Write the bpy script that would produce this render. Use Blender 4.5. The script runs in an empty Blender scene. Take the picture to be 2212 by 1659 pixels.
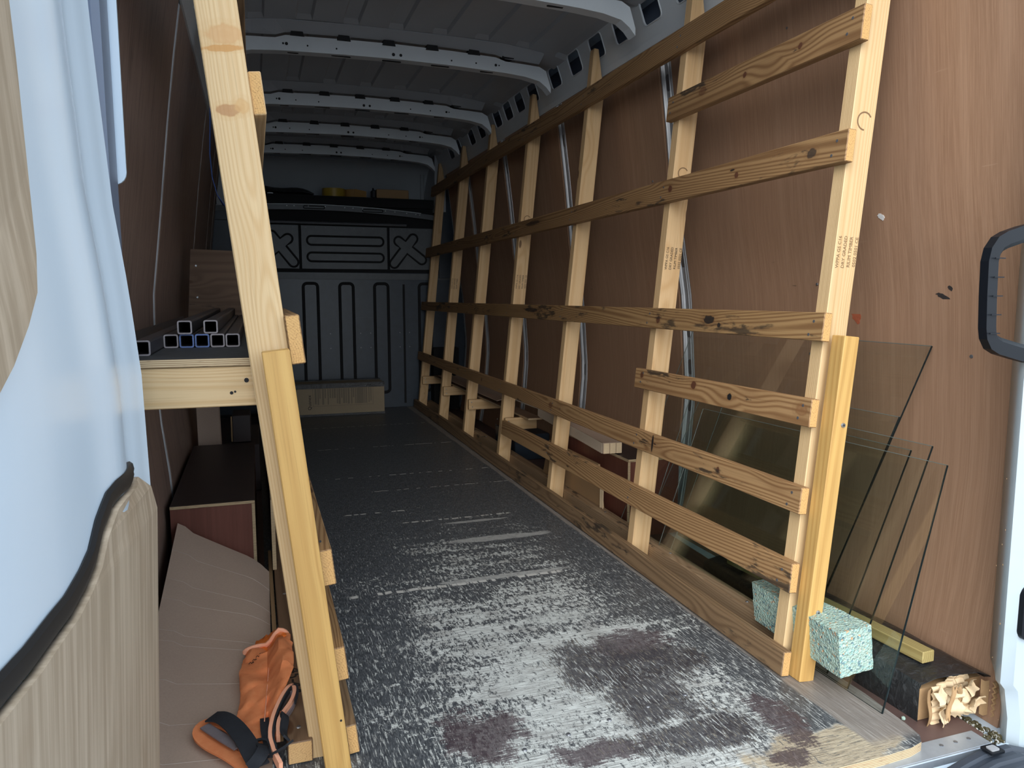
import bpy, bmesh, math, random
from mathutils import Vector, Matrix, noise
PI = math.pi
rnd = random.Random(7)
scn = bpy.context.scene
col = scn.collection

# ------------------------------------------------------------------ camera
F = 1620.0 / 2212.0
cd = bpy.data.cameras.new('camera'); cam = bpy.data.objects.new('camera', cd); col.objects.link(cam)
cd.sensor_fit = 'HORIZONTAL'; cd.sensor_width = 36.0; cd.lens = 36.0 * F
cam.location = (0, 0, 0.87)
cam.rotation_euler = (PI / 2 - math.radians(6.7765), 0, -math.radians(18.8826))
cd.clip_start = 0.02
scn.camera = cam
# ------------------------------------------------------------------ world and exposure
w = bpy.data.worlds.new('world'); scn.world = w; w.use_nodes = True
nt = w.node_tree; bg = nt.nodes['Background']
bg.inputs[0].default_value = (0.80, 0.90, 1.0, 1); bg.inputs[1].default_value = 1.0
sun_d = bpy.data.lights.new('sun', 'SUN'); sun = bpy.data.objects.new('sun', sun_d); col.objects.link(sun)
sun_d.energy = 1.75; sun_d.angle = math.radians(60); sun_d.color = (1.0, 0.95, 0.88)
sun.rotation_euler = Vector((-0.48, -0.90, 0.50)).to_track_quat('Z', 'Y').to_euler()
sun.location = (0, -4, 4)
vs = scn.view_settings
vs.view_transform = 'Standard'; vs.look = 'None'; vs.gamma = 1.0; vs.use_curve_mapping = False
vs.exposure = 1.15
scn.cycles.transparent_max_bounces = 32; scn.cycles.diffuse_bounces = 8; scn.cycles.max_bounces = 16

# ------------------------------------------------------------------ helpers
WO = {}
def tag(o, label=None, cat=None, group=None, kind=None):
    if label: o['label'] = label
    if cat: o['category'] = cat
    if group: o['group'] = group
    if kind: o['kind'] = kind
    return o
def empty(name, loc, label, cat, group=None):
    o = bpy.data.objects.new(name, None); col.objects.link(o); o.location = loc
    o.empty_display_size = 0.05
    WO[o.name] = Vector(loc)
    return tag(o, label, cat, group)
def link(name, me, mat, parent=None, org=None):
    """mesh in world coordinates -> object with its origin at org"""
    vs_ = [v.co for v in me.vertices]
    if org is None:
        mn = [min(v[i] for v in vs_) for i in range(3)]; mx = [max(v[i] for v in vs_) for i in range(3)]
        org = Vector(((mn[0] + mx[0]) / 2, (mn[1] + mx[1]) / 2, mn[2]))
    org = Vector(org)
    me.transform(Matrix.Translation(-org))
    if not len(me.materials):
        for m in (mat if isinstance(mat, (list, tuple)) else [mat]): me.materials.append(m)
    o = bpy.data.objects.new(name, me); col.objects.link(o)
    if parent is not None:
        o.parent = parent; o.location = org - WO[parent.name]
    else: o.location = org
    WO[o.name] = org
    return o
def obj(name, bm, mat, parent=None, org=None, smooth=False, bev=0.0):
    if bev > 0:
        bmesh.ops.bevel(bm, geom=[e for e in bm.edges if len(e.link_faces) == 2 and e.calc_face_angle(0) > 0.5], offset=bev, segments=1, affect='EDGES', clamp_overlap=True)
    bmesh.ops.recalc_face_normals(bm, faces=bm.faces)
    me = bpy.data.meshes.new(name); bm.to_mesh(me); bm.free()
    if smooth:
        for p in me.polygons: p.use_smooth = True
        try: me.set_sharp_from_angle(angle=math.radians(40))
        except Exception: pass
    return link(name, me, mat, parent, org)
def struct(o): o['kind'] = 'structure'; return o
def box(bm, x0, x1, y0, y1, z0, z1, M=None):
    r = bmesh.ops.create_cube(bm, size=1)
    for v in r['verts']:
        v.co = Vector(((x0 + x1) / 2 + v.co.x * (x1 - x0), (y0 + y1) / 2 + v.co.y * (y1 - y0), (z0 + z1) / 2 + v.co.z * (z1 - z0)))
        if M is not None: v.co = M @ v.co
    return r['verts']
def hexa(bm, pts):
    """8 points: bottom 4 ccw, top 4 ccw"""
    v = [bm.verts.new(p) for p in pts]
    for f in ((0, 3, 2, 1), (4, 5, 6, 7), (0, 1, 5, 4), (1, 2, 6, 5), (2, 3, 7, 6), (3, 0, 4, 7)):
        bm.faces.new([v[i] for i in f])
    return v
def cyl(bm, p0, p1, r, n=16, r2=None):
    p0, p1 = Vector(p0), Vector(p1); d = p1 - p0
    M = Matrix.Translation((p0 + p1) / 2) @ d.to_track_quat('Z', 'Y').to_matrix().to_4x4()
    bmesh.ops.create_cone(bm, cap_ends=True, segments=n, radius1=r, radius2=r if r2 is None else r2, depth=d.length, matrix=M)
def grid(bm, rows, close=False):
    V = [[bm.verts.new(p) for p in r] for r in rows]
    for a, b in zip(V[:-1], V[1:]):
        n = len(a)
        for i in range(n if close else n - 1):
            bm.faces.new((a[i], a[(i + 1) % n], b[(i + 1) % n], b[i]))
    return V
def slab(bm, rows, off):
    """a sheet of rows of points given thickness by the offset function/vector"""
    A = grid(bm, rows)
    B = [[bm.verts.new(Vector(v.co) + (off(v.co) if callable(off) else Vector(off))) for v in r] for r in A]
    for a, b in zip(B[:-1], B[1:]):
        for i in range(len(a) - 1): bm.faces.new((a[i], b[i], b[i + 1], a[i + 1]))
    def side(la, lb):
        for i in range(len(la) - 1): bm.faces.new((la[i], lb[i], lb[i + 1], la[i + 1]))
    side(A[0], B[0]); side(A[-1], B[-1])
    side([r[0] for r in A], [r[0] for r in B]); side([r[-1] for r in A], [r[-1] for r in B])
def sweep(bm, path, sec, up=Vector((0, 0, 1)), closed=False, caps=True):
    """sec: list of (a, b) offsets along side and up"""
    path = [Vector(p) for p in path]; n = len(path); rows = []
    for i, p in enumerate(path):
        if closed: t = path[(i + 1) % n] - path[i - 1]
        else: t = path[min(i + 1, n - 1)] - path[max(i - 1, 0)]
        t.normalize(); s = t.cross(up)
        if s.length < 1e-4: s = t.cross(Vector((1, 0, 0)))
        s.normalize(); u = s.cross(t).normalized()
        rows.append([p + s * a + u * b for a, b in sec])
    if closed: rows.append(rows[0])
    V = [[bm.verts.new(p) for p in r] for r in (rows[:-1] if closed else rows)]
    if closed: V.append(V[0])
    m = len(sec)
    for a, b in zip(V[:-1], V[1:]):
        for i in range(m): bm.faces.new((a[i], a[(i + 1) % m], b[(i + 1) % m], b[i]))
    if not closed and caps: bm.faces.new(V[0]); bm.faces.new(list(reversed(V[-1])))
def circ(r, n=8, ry=None): return [(r * math.cos(2 * PI * k / n), (ry or r) * math.sin(2 * PI * k / n)) for k in range(n)]
def rrect(x0, x1, y0, y1, r, n=4):
    out = []
    for cx, cy, a in ((x1 - r, y1 - r, 0), (x0 + r, y1 - r, 90), (x0 + r, y0 + r, 180), (x1 - r, y0 + r, 270)):
        for k in range(n + 1):
            t = math.radians(a + 90 * k / n); out.append((cx + r * math.cos(t), cy + r * math.sin(t)))
    return out
def plate_mesh(outlines, t, M):
    """filled 2-D outlines (holes are inner loops), thickness t centred, moved by matrix M"""
    cu = bpy.data.curves.new('c', 'CURVE'); cu.dimensions = '2D'; cu.fill_mode = 'BOTH'; cu.extrude = t / 2
    for ol in outlines:
        sp = cu.splines.new('POLY'); sp.points.add(len(ol) - 1); sp.use_cyclic_u = True
        for q, (x, y) in zip(sp.points, ol): q.co = (x, y, 0, 1)
    o = bpy.data.objects.new('c', cu); col.objects.link(o)
    dg = bpy.context.evaluated_depsgraph_get(); me = bpy.data.meshes.new_from_object(o.evaluated_get(dg))
    bpy.data.objects.remove(o); bpy.data.curves.remove(cu)
    me.transform(M); me.materials.clear(); return me
def text_mesh(s, size, M, t=0.0004):
    cu = bpy.data.curves.new('t', 'FONT'); cu.body = s; cu.size = size; cu.extrude = t / 2; cu.align_x = 'CENTER'; cu.align_y = 'CENTER'
    cu.resolution_u = 2
    o = bpy.data.objects.new('t', cu); col.objects.link(o)
    dg = bpy.context.evaluated_depsgraph_get(); me = bpy.data.meshes.new_from_object(o.evaluated_get(dg))
    bpy.data.objects.remove(o); bpy.data.curves.remove(cu)
    me.transform(M); me.materials.clear(); return me
def frame(o, x, y):
    """matrix with origin o, local x along x, local y along y"""
    x = Vector(x).normalized(); y = Vector(y); z = x.cross(y).normalized(); y = z.cross(x)
    return Matrix.Translation(Vector(o)) @ Matrix((x, y, z)).transposed().to_4x4()
def M_xz(o): return frame(o, (1, 0, 0), (0, 0, 1))      # drawn in X-Z, faces the rear opening

# ------------------------------------------------------------------ node helper
class G:
    def __init__(s, name):
        s.m = bpy.data.materials.new(name); s.m.use_nodes = True; s.t = s.m.node_tree
        s.p = s.t.nodes['Principled BSDF']; s.co = s.t.nodes.new('ShaderNodeTexCoord').outputs['Object']
    def put(s, sock, v):
        if v is None: return
        if hasattr(v, 'links'): s.t.links.new(v, sock)
        elif isinstance(v, (tuple, list)): sock.default_value = tuple(v) + ((1,) if len(sock.default_value) == 4 and len(v) == 3 else ())
        else: sock.default_value = v
    def math(s, op, a, b=None, c=None, clamp=False):
        n = s.t.nodes.new('ShaderNodeMath'); n.operation = op; n.use_clamp = clamp
        for i, v in enumerate((a, b, c)): s.put(n.inputs[i], v)
        return n.outputs[0]
    def add(s, a, b): return s.math('ADD', a, b)
    def sub(s, a, b): return s.math('SUBTRACT', a, b)
    def mul(s, a, b): return s.math('MULTIPLY', a, b)
    def mx(s, a, b): return s.math('MAXIMUM', a, b)
    def step(s, v, lo, hi):
        n = s.t.nodes.new('ShaderNodeMapRange'); n.interpolation_type = 'SMOOTHSTEP'
        s.put(n.inputs[0], v); s.put(n.inputs[1], lo); s.put(n.inputs[2], hi); return n.outputs[0]
    def lin(s, v, a, b, c, d):
        n = s.t.nodes.new('ShaderNodeMapRange'); s.put(n.inputs[0], v)
        for i, q in enumerate((a, b, c, d)): s.put(n.inputs[i + 1], q)
        return n.outputs[0]
    def map(s, scale=(1, 1, 1), loc=(0, 0, 0), rot=(0, 0, 0), v=None):
        n = s.t.nodes.new('ShaderNodeMapping'); s.put(n.inputs[0], s.co if v is None else v)
        s.put(n.inputs['Location'], loc); n.inputs['Scale'].default_value = scale; n.inputs['Rotation'].default_value = rot
        return n.outputs[0]
    def noise(s, v, scale=1, detail=3, rough=.5, dist=0):
        n = s.t.nodes.new('ShaderNodeTexNoise'); s.put(n.inputs['Vector'], v); n.inputs['Scale'].default_value = scale
        n.inputs['Detail'].default_value = detail; n.inputs['Roughness'].default_value = rough; n.inputs['Distortion'].default_value = dist
        return n.outputs[0]
    def vor(s, v, scale=1, feature='F1'):
        n = s.t.nodes.new('ShaderNodeTexVoronoi'); n.feature = feature; s.put(n.inputs['Vector'], v); n.inputs['Scale'].default_value = scale
        return n.outputs
    def sep(s, v=None):
        n = s.t.nodes.new('ShaderNodeSeparateXYZ'); s.put(n.inputs[0], s.co if v is None else v); return n.outputs
    def vadd(s, a, b):
        n = s.t.nodes.new('ShaderNodeVectorMath'); s.put(n.inputs[0], a); s.put(n.inputs[1], b); return n.outputs[0]
    def mix(s, f, a, b):
        n = s.t.nodes.new('ShaderNodeMix'); n.data_type = 'RGBA'; s.put(n.inputs[0], f); s.put(n.inputs[6], a); s.put(n.inputs[7], b)
        return n.outputs[2]
    def rand(s):
        n = s.t.nodes.new('ShaderNodeObjectInfo'); return n.outputs['Random']
    def bump(s, h, strength=.3, dist=.001):
        n = s.t.nodes.new('ShaderNodeBump'); n.inputs['Strength'].default_value = strength; n.inputs['Distance'].default_value = dist
        s.put(n.inputs['Height'], h); s.t.links.new(n.outputs[0], s.p.inputs['Normal'])
    def done(s, color, rough=.6, metal=0.0, spec=None):
        s.put(s.p.inputs['Base Color'], color); s.put(s.p.inputs['Roughness'], rough); s.put(s.p.inputs['Metallic'], metal)
        if spec is not None: s.p.inputs['Specular IOR Level'].default_value = spec
        return s.m

def plain(name, c, rough=.5, metal=0., var=.12, scale=12, spec=None):
    g = G(name); n = g.noise(g.co, scale, 4, .6)
    c2 = tuple(v * (1 - var) for v in c); c1 = tuple(min(1, v * (1 + var)) for v in c)
    return g.done(g.mix(n, c2, c1), rough, metal, spec)

def wood(name, light, dark, knot=(.10, .045, .02), ring=260, dirt=0.0, dirtc=(.02, .018, .016), rough=.62, tint=.18, knots=.10, contrast=.75, wav=.11, spots=()):
    """timber with its length along object X"""
    g = G(name); r = g.rand()
    off = g.t.nodes.new('ShaderNodeCombineXYZ'); g.put(off.inputs[0], g.mul(r, 37.0)); g.put(off.inputs[1], 0.0); g.put(off.inputs[2], 0.0)
    P = g.vadd(g.co, off.outputs[0])
    x, y, z = g.sep(P); ox, oy, oz = g.sep()
    kv = g.vor(g.map((3.1, 9, 9), v=P), 1.0)['Distance']
    near = g.step(kv, .42, .0)
    wob = g.noise(g.map((1.3, 9, 9), v=P), 1, 2, .5)
    wob2 = g.noise(g.map((.6, 1, 1), v=P), 1, 0, .5)
    yy = g.add(g.add(y, g.mul(g.sub(wob2, .5), wav)), g.lin(r, 0, 1, -.03, .03)); zz = g.add(z, g.lin(r, 0, 1, .03, .07))
    rad = g.math('SQRT', g.add(g.mul(yy, yy), g.mul(zz, zz)))
    ph = g.add(g.add(g.mul(rad, ring * 3.2), g.mul(wob, 9.0)), g.mul(near, 11.0))
    s = g.math('SINE', ph); s = g.lin(s, -1, 1, 0, 1); s = g.math('POWER', s, 1.7)
    fib = g.noise(g.map((5, 420, 420), v=P), 1, 3, .6)
    blotch = g.noise(g.map((2.2, 14, 14), v=P), 1, 3, .55)
    c = g.mix(g.mul(s, contrast), light, dark)
    c = g.mix(g.mul(g.step(fib, .45, .8), .38), c, tuple(v * .62 for v in dark))
    c = g.mix(g.mul(g.step(blotch, .35, .75), tint), c, tuple(v * .7 for v in dark))
    km = g.step(kv, knots, knots * .62)
    c = g.mix(g.mul(near, .22), c, dark)
    c = g.mix(g.mul(km, .85), c, knot)
    for sx, sy, rx, ry, kc, soft in spots:
        wv = g.mul(g.sub(g.noise(g.map((60, 90, 90)), 1, 3, .6), .5), .9)
        a_ = g.mul(g.sub(ox, sx), 1 / rx); b_ = g.mul(g.sub(oy, sy), 1 / ry)
        dd = g.add(g.math('SQRT', g.add(g.mul(a_, a_), g.mul(b_, b_))), wv)
        ringy = g.lin(g.math('SINE', g.mul(dd, 9.0)), -1, 1, .45, 1)
        c = g.mix(g.mul(g.mul(g.step(dd, 1.9, .9), ringy), .55), c, dark)
        c = g.mix(g.mul(g.step(dd, 1.05, .8), soft), c, kc)
    if dirt > 0:
        d = g.noise(g.map((9, 40, 40), v=P), 1, 5, .62, .3); d2 = g.noise(g.map((1.5, 6, 6), v=P), 1, 2)
        dm = g.step(g.add(d, g.mul(g.sub(d2, .5), .9)), .74 - dirt * .22, .80 - dirt * .12)
        c = g.mix(g.mul(dm, .8), c, dirtc)
    g.bump(g.add(g.mul(fib, .4), g.mul(s, .5)), .35, .0006)
    return g.done(c, rough)
def endgrain(name, light, dark):
    g = G(name); n = g.noise(g.co, 420, 4, .7); x, y, z = g.sep()
    rad = g.math('SQRT', g.add(g.mul(g.add(y, .03), g.add(y, .03)), g.mul(g.add(z, .05), g.add(z, .05))))
    s = g.lin(g.math('SINE', g.mul(rad, 1500.)), -1, 1, 0, 1)
    c = g.mix(g.mul(s, .3), light, dark); c = g.mix(g.step(n, .52, .68), c, tuple(v * .7 for v in dark))
    g.bump(n, .5, .001); return g.done(c, .8)

M = {}
M['stud'] = wood('pale_stud_timber', (.66, .46, .25), (.50, .29, .12), ring=250, contrast=.45, knots=.075, tint=.12)
M['stud_front'] = wood('pale_rear_stud_timber', (.68, .50, .28), (.54, .33, .14), ring=420, contrast=.5, knots=.06, tint=.14, wav=.05)
M['post_left'] = wood('knotty_front_stud_timber', (.68, .50, .28), (.54, .33, .14), ring=420, contrast=.5, knots=.02, tint=.14, wav=.03,
    spots=((1.305, .006, .016, .030, (.55, .31, .13), .65), (1.283, .0, .006, .034, (.50, .24, .06), .8), (1.185, -.004, .010, .020, (.40, .20, .08), .8), (1.190, .018, .012, .012, (.58, .34, .13), .5)))
def raild(nm, spots): return wood(nm, (.43, .265, .125), (.20, .095, .036), knot=(.065, .025, .015), ring=330, dirt=.4, contrast=.8, wav=.20, knots=.03, spots=spots)
KB = (.10, .035, .018); BK = (.008, .009, .011)
M['rail_d'] = raild('short_rail_timber', ((.79, .012, .010, .010, KB, .9), (.483, .012, .013, .012, KB, .95), (.308, .0, .010, .009, BK, 1.0), (.03, .004, .02, .014, (.24, .11, .045), .5)))
M['rail_e'] = raild('long_low_rail_timber', ((.68, .004, .006, .028, BK, .95), (.325, .0, .007, .008, KB, .9), (1.55, .004, .02, .012, KB, .6), (2.6, .0, .01, .01, KB, .8)))
M['rail_c'] = wood('stained_middle_rail_timber', (.38, .235, .105), (.17, .08, .03), knot=(.065, .025, .015), ring=330, dirt=.75, contrast=.8, wav=.20, knots=.05, spots=((.45, .004, .028, .012, BK, .9), (.73, -.004, .012, .012, KB, .9), (.40, -.01, .008, .007, BK, .9), (1.9, .008, .09, .010, BK, .75)))
M['rail_b'] = wood('knotted_upper_rail_timber', (.355, .215, .098), (.155, .072, .027), knot=(.065, .025, .015), ring=330, dirt=.5, contrast=.8, wav=.20, knots=.04, spots=((.745, .004, .012, .011, KB, .95), (.40, -.006, .009, .009, KB, .9), (.42, .010, .011, .003, BK, .9), (.11, .0, .016, .012, (.03, .025, .022), .8), (2.0, .01, .10, .010, BK, .7)))
M['rail_a'] = wood('knotted_short_top_rail_timber', (.355, .215, .098), (.155, .072, .027), knot=(.065, .025, .015), ring=330, dirt=.35, contrast=.8, wav=.20, knots=.03, spots=((.415, .0, .008, .009, KB, .95), (.20, .008, .008, .008, KB, .9), (.62, .008, .02, .012, KB, .5)))
M['rail_low'] = wood('honey_rail_timber', (.43, .265, .125), (.20, .095, .036), knot=(.065, .025, .015), ring=330, dirt=.4, contrast=.8, wav=.20)
M['rail'] = wood('brown_rail_timber', (.355, .215, .098), (.155, .072, .027), knot=(.065, .025, .015), ring=330, dirt=.5, contrast=.8, wav=.20)
M['rail_worn'] = wood('worn_bottom_rail_timber', (.27, .175, .095), (.12, .068, .034), knot=(.08, .028, .015), ring=240, dirt=.7, contrast=.65)
M['treated'] = wood('yellow_treated_timber', (.60, .375, .125), (.42, .225, .06), knot=(.22, .08, .035), ring=190, contrast=.5, tint=.2)
M['green_batten'] = wood('green_treated_batten_timber', (.42, .34, .14), (.27, .20, .07), ring=300, contrast=.7)
M['floor_timber'] = wood('brown_floor_timber', (.235, .145, .085), (.12, .065, .035), ring=220, dirt=.3, contrast=.6)
M['outer_rail'] = wood('tan_outer_rail_timber', (.44, .31, .19), (.26, .155, .08), ring=260, dirt=.3, contrast=.6)
M['end'] = endgrain('sawn_end_grain', (.66, .42, .19), (.44, .25, .10))
M['end_rail'] = endgrain('rail_end_grain', (.62, .38, .15), (.36, .19, .07))

def wallply(name, c1, c2, c3, dirty=0.):
    g = G(name)
    st = g.noise(g.map((60, 330, 1.6)), 1, 5, .7); st2 = g.noise(g.map((9, 40, .35)), 1, 3, .5)
    bl = g.noise(g.map((2, 2, 1.4)), 1, 3)
    c = g.mix(g.step(st, .35, .68), c2, c1); c = g.mix(g.mul(g.step(st2, .5, .75), .35), c, c3)
    c = g.mix(g.mul(g.step(bl, .35, .8), .35), c, c2)
    # pale scratches and dark scuffs
    n = g.noise(g.map((3, 3, 3)), 1, 2)
    sc = g.noise(g.vadd(g.map((4, 5, 90), rot=(.5, 0, 0)), (0, 0, 0)), 1, 2, .5); sm = g.mul(g.step(sc, .735, .76), g.step(n, .5, .6))
    c = g.mix(g.mul(sm, .6), c, (.42, .27, .18))
    sk = g.noise(g.map((10, 11, 120)), 1, 2); sm2 = g.mul(g.step(sk, .72, .8), g.step(g.noise(g.map((2, 2.2, 2.6), loc=(5, 1, 0)), 1, 1), .58, .66))
    c = g.mix(g.mul(sm2, .7), c, (.03, .022, .02))
    if dirty:
        z = g.sep()[2]; d = g.noise(g.map((30, 60, 4)), 1, 4, .7)
        c = g.mix(g.mul(g.step(d, .5, .68), dirty), c, (.03, .022, .018))
    g.bump(st, .12, .0006)
    return g.done(c, .42, spec=.35)
M['wall_r'] = wallply('brown_lining_ply', (.40, .245, .160), (.31, .185, .118), (.48, .31, .21))
M['wall_l'] = wallply('dark_brown_lining_ply', (.38, .27, .22), (.27, .185, .150), (.45, .33, .27), .45)
M['red_ply'] = wallply('red_brown_film_ply', (.17, .062, .045), (.13, .046, .032), (.22, .09, .065))
M['film_dark'] = plain('dark_film_ply', (.040, .028, .028), .45, var=.25, scale=6)
M['film_grey'] = plain('shelf_grip_film', (.05, .055, .06), .55, var=.5, scale=40)
M['ply_side'] = wood('offcut_ply_face', (.24, .15, .095), (.15, .085, .05), ring=60, contrast=.6, dirt=.5)

def plyedge():
    g = G('ply_edge_layers'); z = g.sep()[2]
    s = g.lin(g.math('SINE', g.mul(z, 1900.)), -1, 1, 0, 1); n = g.noise(g.map((30, 30, 600)), 1, 3)
    c = g.mix(g.step(s, .4, .6), (.62, .50, .32), (.33, .22, .12)); c = g.mix(g.step(n, .6, .7), c, (.15, .10, .06))
    return g.done(c, .8)
M['plyedge'] = plyedge()
M['roof'] = plain('grey_roof_skin', (.40, .435, .48), .38, .0, .10, 3)
M['rib'] = plain('lit_grey_paint', (.66, .72, .77), .38, 0, .07, 9)  # paler than the roof skin: rear light on the bows put into the colour
M['hole'] = plain('dark_hole', (.012, .013, .016), .8)
M['galv'] = plain('grey_blue_side_post_paint', (.40, .42, .45), .35, .25, .15, 20)
M['black_panel'] = plain('black_bulkhead_paint', (.024, .038, .058), .36, 0, .35, 14)
M['black_panel2'] = plain('dark_slate_bulkhead_paint', (.080, .092, .105), .42, 0, .25, 18)
M['black_deep'] = plain('matt_black_groove', (.004, .005, .007), .8, 0, .2)
M['steel_dark'] = plain('dark_steel_rim', (.16, .17, .19), .35, .5, .2, 30)
M['cab_grey'] = plain('cab_roof_grey', (.42, .46, .50), .5, 0, .06, 3)
M['white'] = plain('pale_blue_white_body_paint', (.64, .77, .90), .22, 0, .03, 4, .5)
M['pillar_shade'] = plain('shaded_pillar_paint', (.16, .20, .28), .4, 0, .08, 9)  # left pillar's body surface with its shadow put into the colour
M['seal'] = plain('black_rubber_seal', (.008, .009, .011), .55)
M['black_plastic'] = plain('black_grab_handle_plastic', (.006, .008, .012), .42, 0, .1, 12, .25)
M['bumper'] = plain('dark_step_plastic', (.030, .040, .058), .55, 0, .15, 30)
M['alu'] = plain('scratched_sill_metal', (.42, .48, .55), .38, .55, .18, 45)
M['screw'] = plain('zinc_screw', (.55, .57, .6), .3, .9, .05)
M['ink'] = plain('faded_stamp_ink', (.20, .12, .06), .8)
M['marker'] = plain('black_marker_ink', (.02, .018, .016), .7)
M['orange'] = None

def card(name, base, ridge=0.0, axis=1):
    g = G(name); n = g.noise(g.co, 220, 4, .6); b = g.noise(g.co, 5, 3)
    c = g.mix(n, tuple(v * .86 for v in base), tuple(v * 1.1 for v in base)); c = g.mix(g.mul(g.step(b, .4, .75), .22), c, tuple(v * .7 for v in base))
    g.bump(n, .15, .0005)
    return g.done(c, .85)
M['card'] = card('grey_brown_cardboard', (.50, .38, .30))
M['card_box'] = card('tan_box_cardboard', (.33, .265, .18))
M['card_pale'] = card('pale_torn_cardboard', (.66, .52, .34))
M['card_in'] = card('brown_cardboard_liner', (.40, .255, .13))
M['flute'] = card('fluted_cardboard_edge', (.36, .29, .22))

def mk_tape():
    g = G('crinkled_black_wrap'); n = g.noise(g.map((1, 1, 1)), 45, 5, .6, 1.5); n2 = g.noise(g.map((8, 90, 8)), 1, 3, .5)
    g.bump(g.add(n, g.mul(n2, .6)), .9, .004); c = g.mix(g.step(n, .5, .75), (.018, .02, .023), (.055, .06, .066))
    return g.done(c, .36, spec=.6)
M['wrap'] = mk_tape()
def mk_foam():
    g = G('pale_green_chip_foam'); v = g.vor(g.map((210, 210, 210)), 1.0)
    n = g.noise(g.co, 90, 4, .7); hs = g.sep(v['Color'])
    c = g.mix(n, (.30, .44, .385), (.44, .58, .51))
    c = g.mix(g.step(hs[0], .88, .90), c, (.16, .27, .30)); c = g.mix(g.step(hs[1], .955, .965), c, (.60, .38, .22))
    c = g.mix(g.step(hs[2], .82, .86), c, (.30, .50, .47)); c = g.mix(g.step(g.noise(g.co, 230, 3), .60, .68), c, (.60, .66, .56))
    g.bump(g.add(n, g.mul(v['Distance'], .7)), 1.0, .005)
    return g.done(c, .95)
M['foam'] = mk_foam()
def mk_tube():
    g = G('mill_scale_steel_tube'); n = g.noise(g.map((40, 6, 40)), 1, 4, .6); x = g.noise(g.map((9, 2, 9)), 1, 3)
    c = g.mix(n, (.045, .045, .055), (.13, .12, .125)); c = g.mix(g.step(x, .55, .7), c, (.13, .075, .05))
    return g.done(c, .42, .55)
M['tube'] = mk_tube()
M['tube_end'] = plain('bright_cut_tube_end', (.30, .28, .30), .5, .4, .4, 60)
M['tube_end_blue'] = plain('blue_marked_tube_end', (.12, .19, .42), .5, .3, .5, 70)

def mk_glass():
    g = G('clear_sheet_glass'); t = g.t
    t.nodes.remove(g.p); out = t.nodes['Material Output']
    tr = t.nodes.new('ShaderNodeBsdfTransparent'); tr.inputs[0].default_value = (.935, .955, .948, 1)
    gl = t.nodes.new('ShaderNodeBsdfGlossy'); gl.inputs['Roughness'].default_value = .015; gl.inputs[0].default_value = (1, 1, 1, 1)
    fr = t.nodes.new('ShaderNodeFresnel'); fr.inputs[0].default_value = 1.5
    geo = t.nodes.new('ShaderNodeNewGeometry'); f = t.nodes.new('ShaderNodeMath'); f.operation = 'MULTIPLY'
    inv = t.nodes.new('ShaderNodeMath'); inv.operation = 'SUBTRACT'; inv.inputs[0].default_value = 1; t.links.new(geo.outputs['Backfacing'], inv.inputs[1])
    t.links.new(fr.outputs[0], f.inputs[0]); t.links.new(inv.outputs[0], f.inputs[1])
    mx = t.nodes.new('ShaderNodeMixShader'); t.links.new(f.outputs[0], mx.inputs[0]); t.links.new(tr.outputs[0], mx.inputs[1]); t.links.new(gl.outputs[0], mx.inputs[2])
    t.links.new(mx.outputs[0], out.inputs[0]); return g.m
M['glass'] = mk_glass()
M['glass_edge'] = plain('dark_green_glass_edge', (.006, .013, .015), .15, 0, .1)
M['glass_edge2'] = plain('pale_green_glass_edge', (.13, .15, .14), .15, 0, .3, 60)

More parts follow.
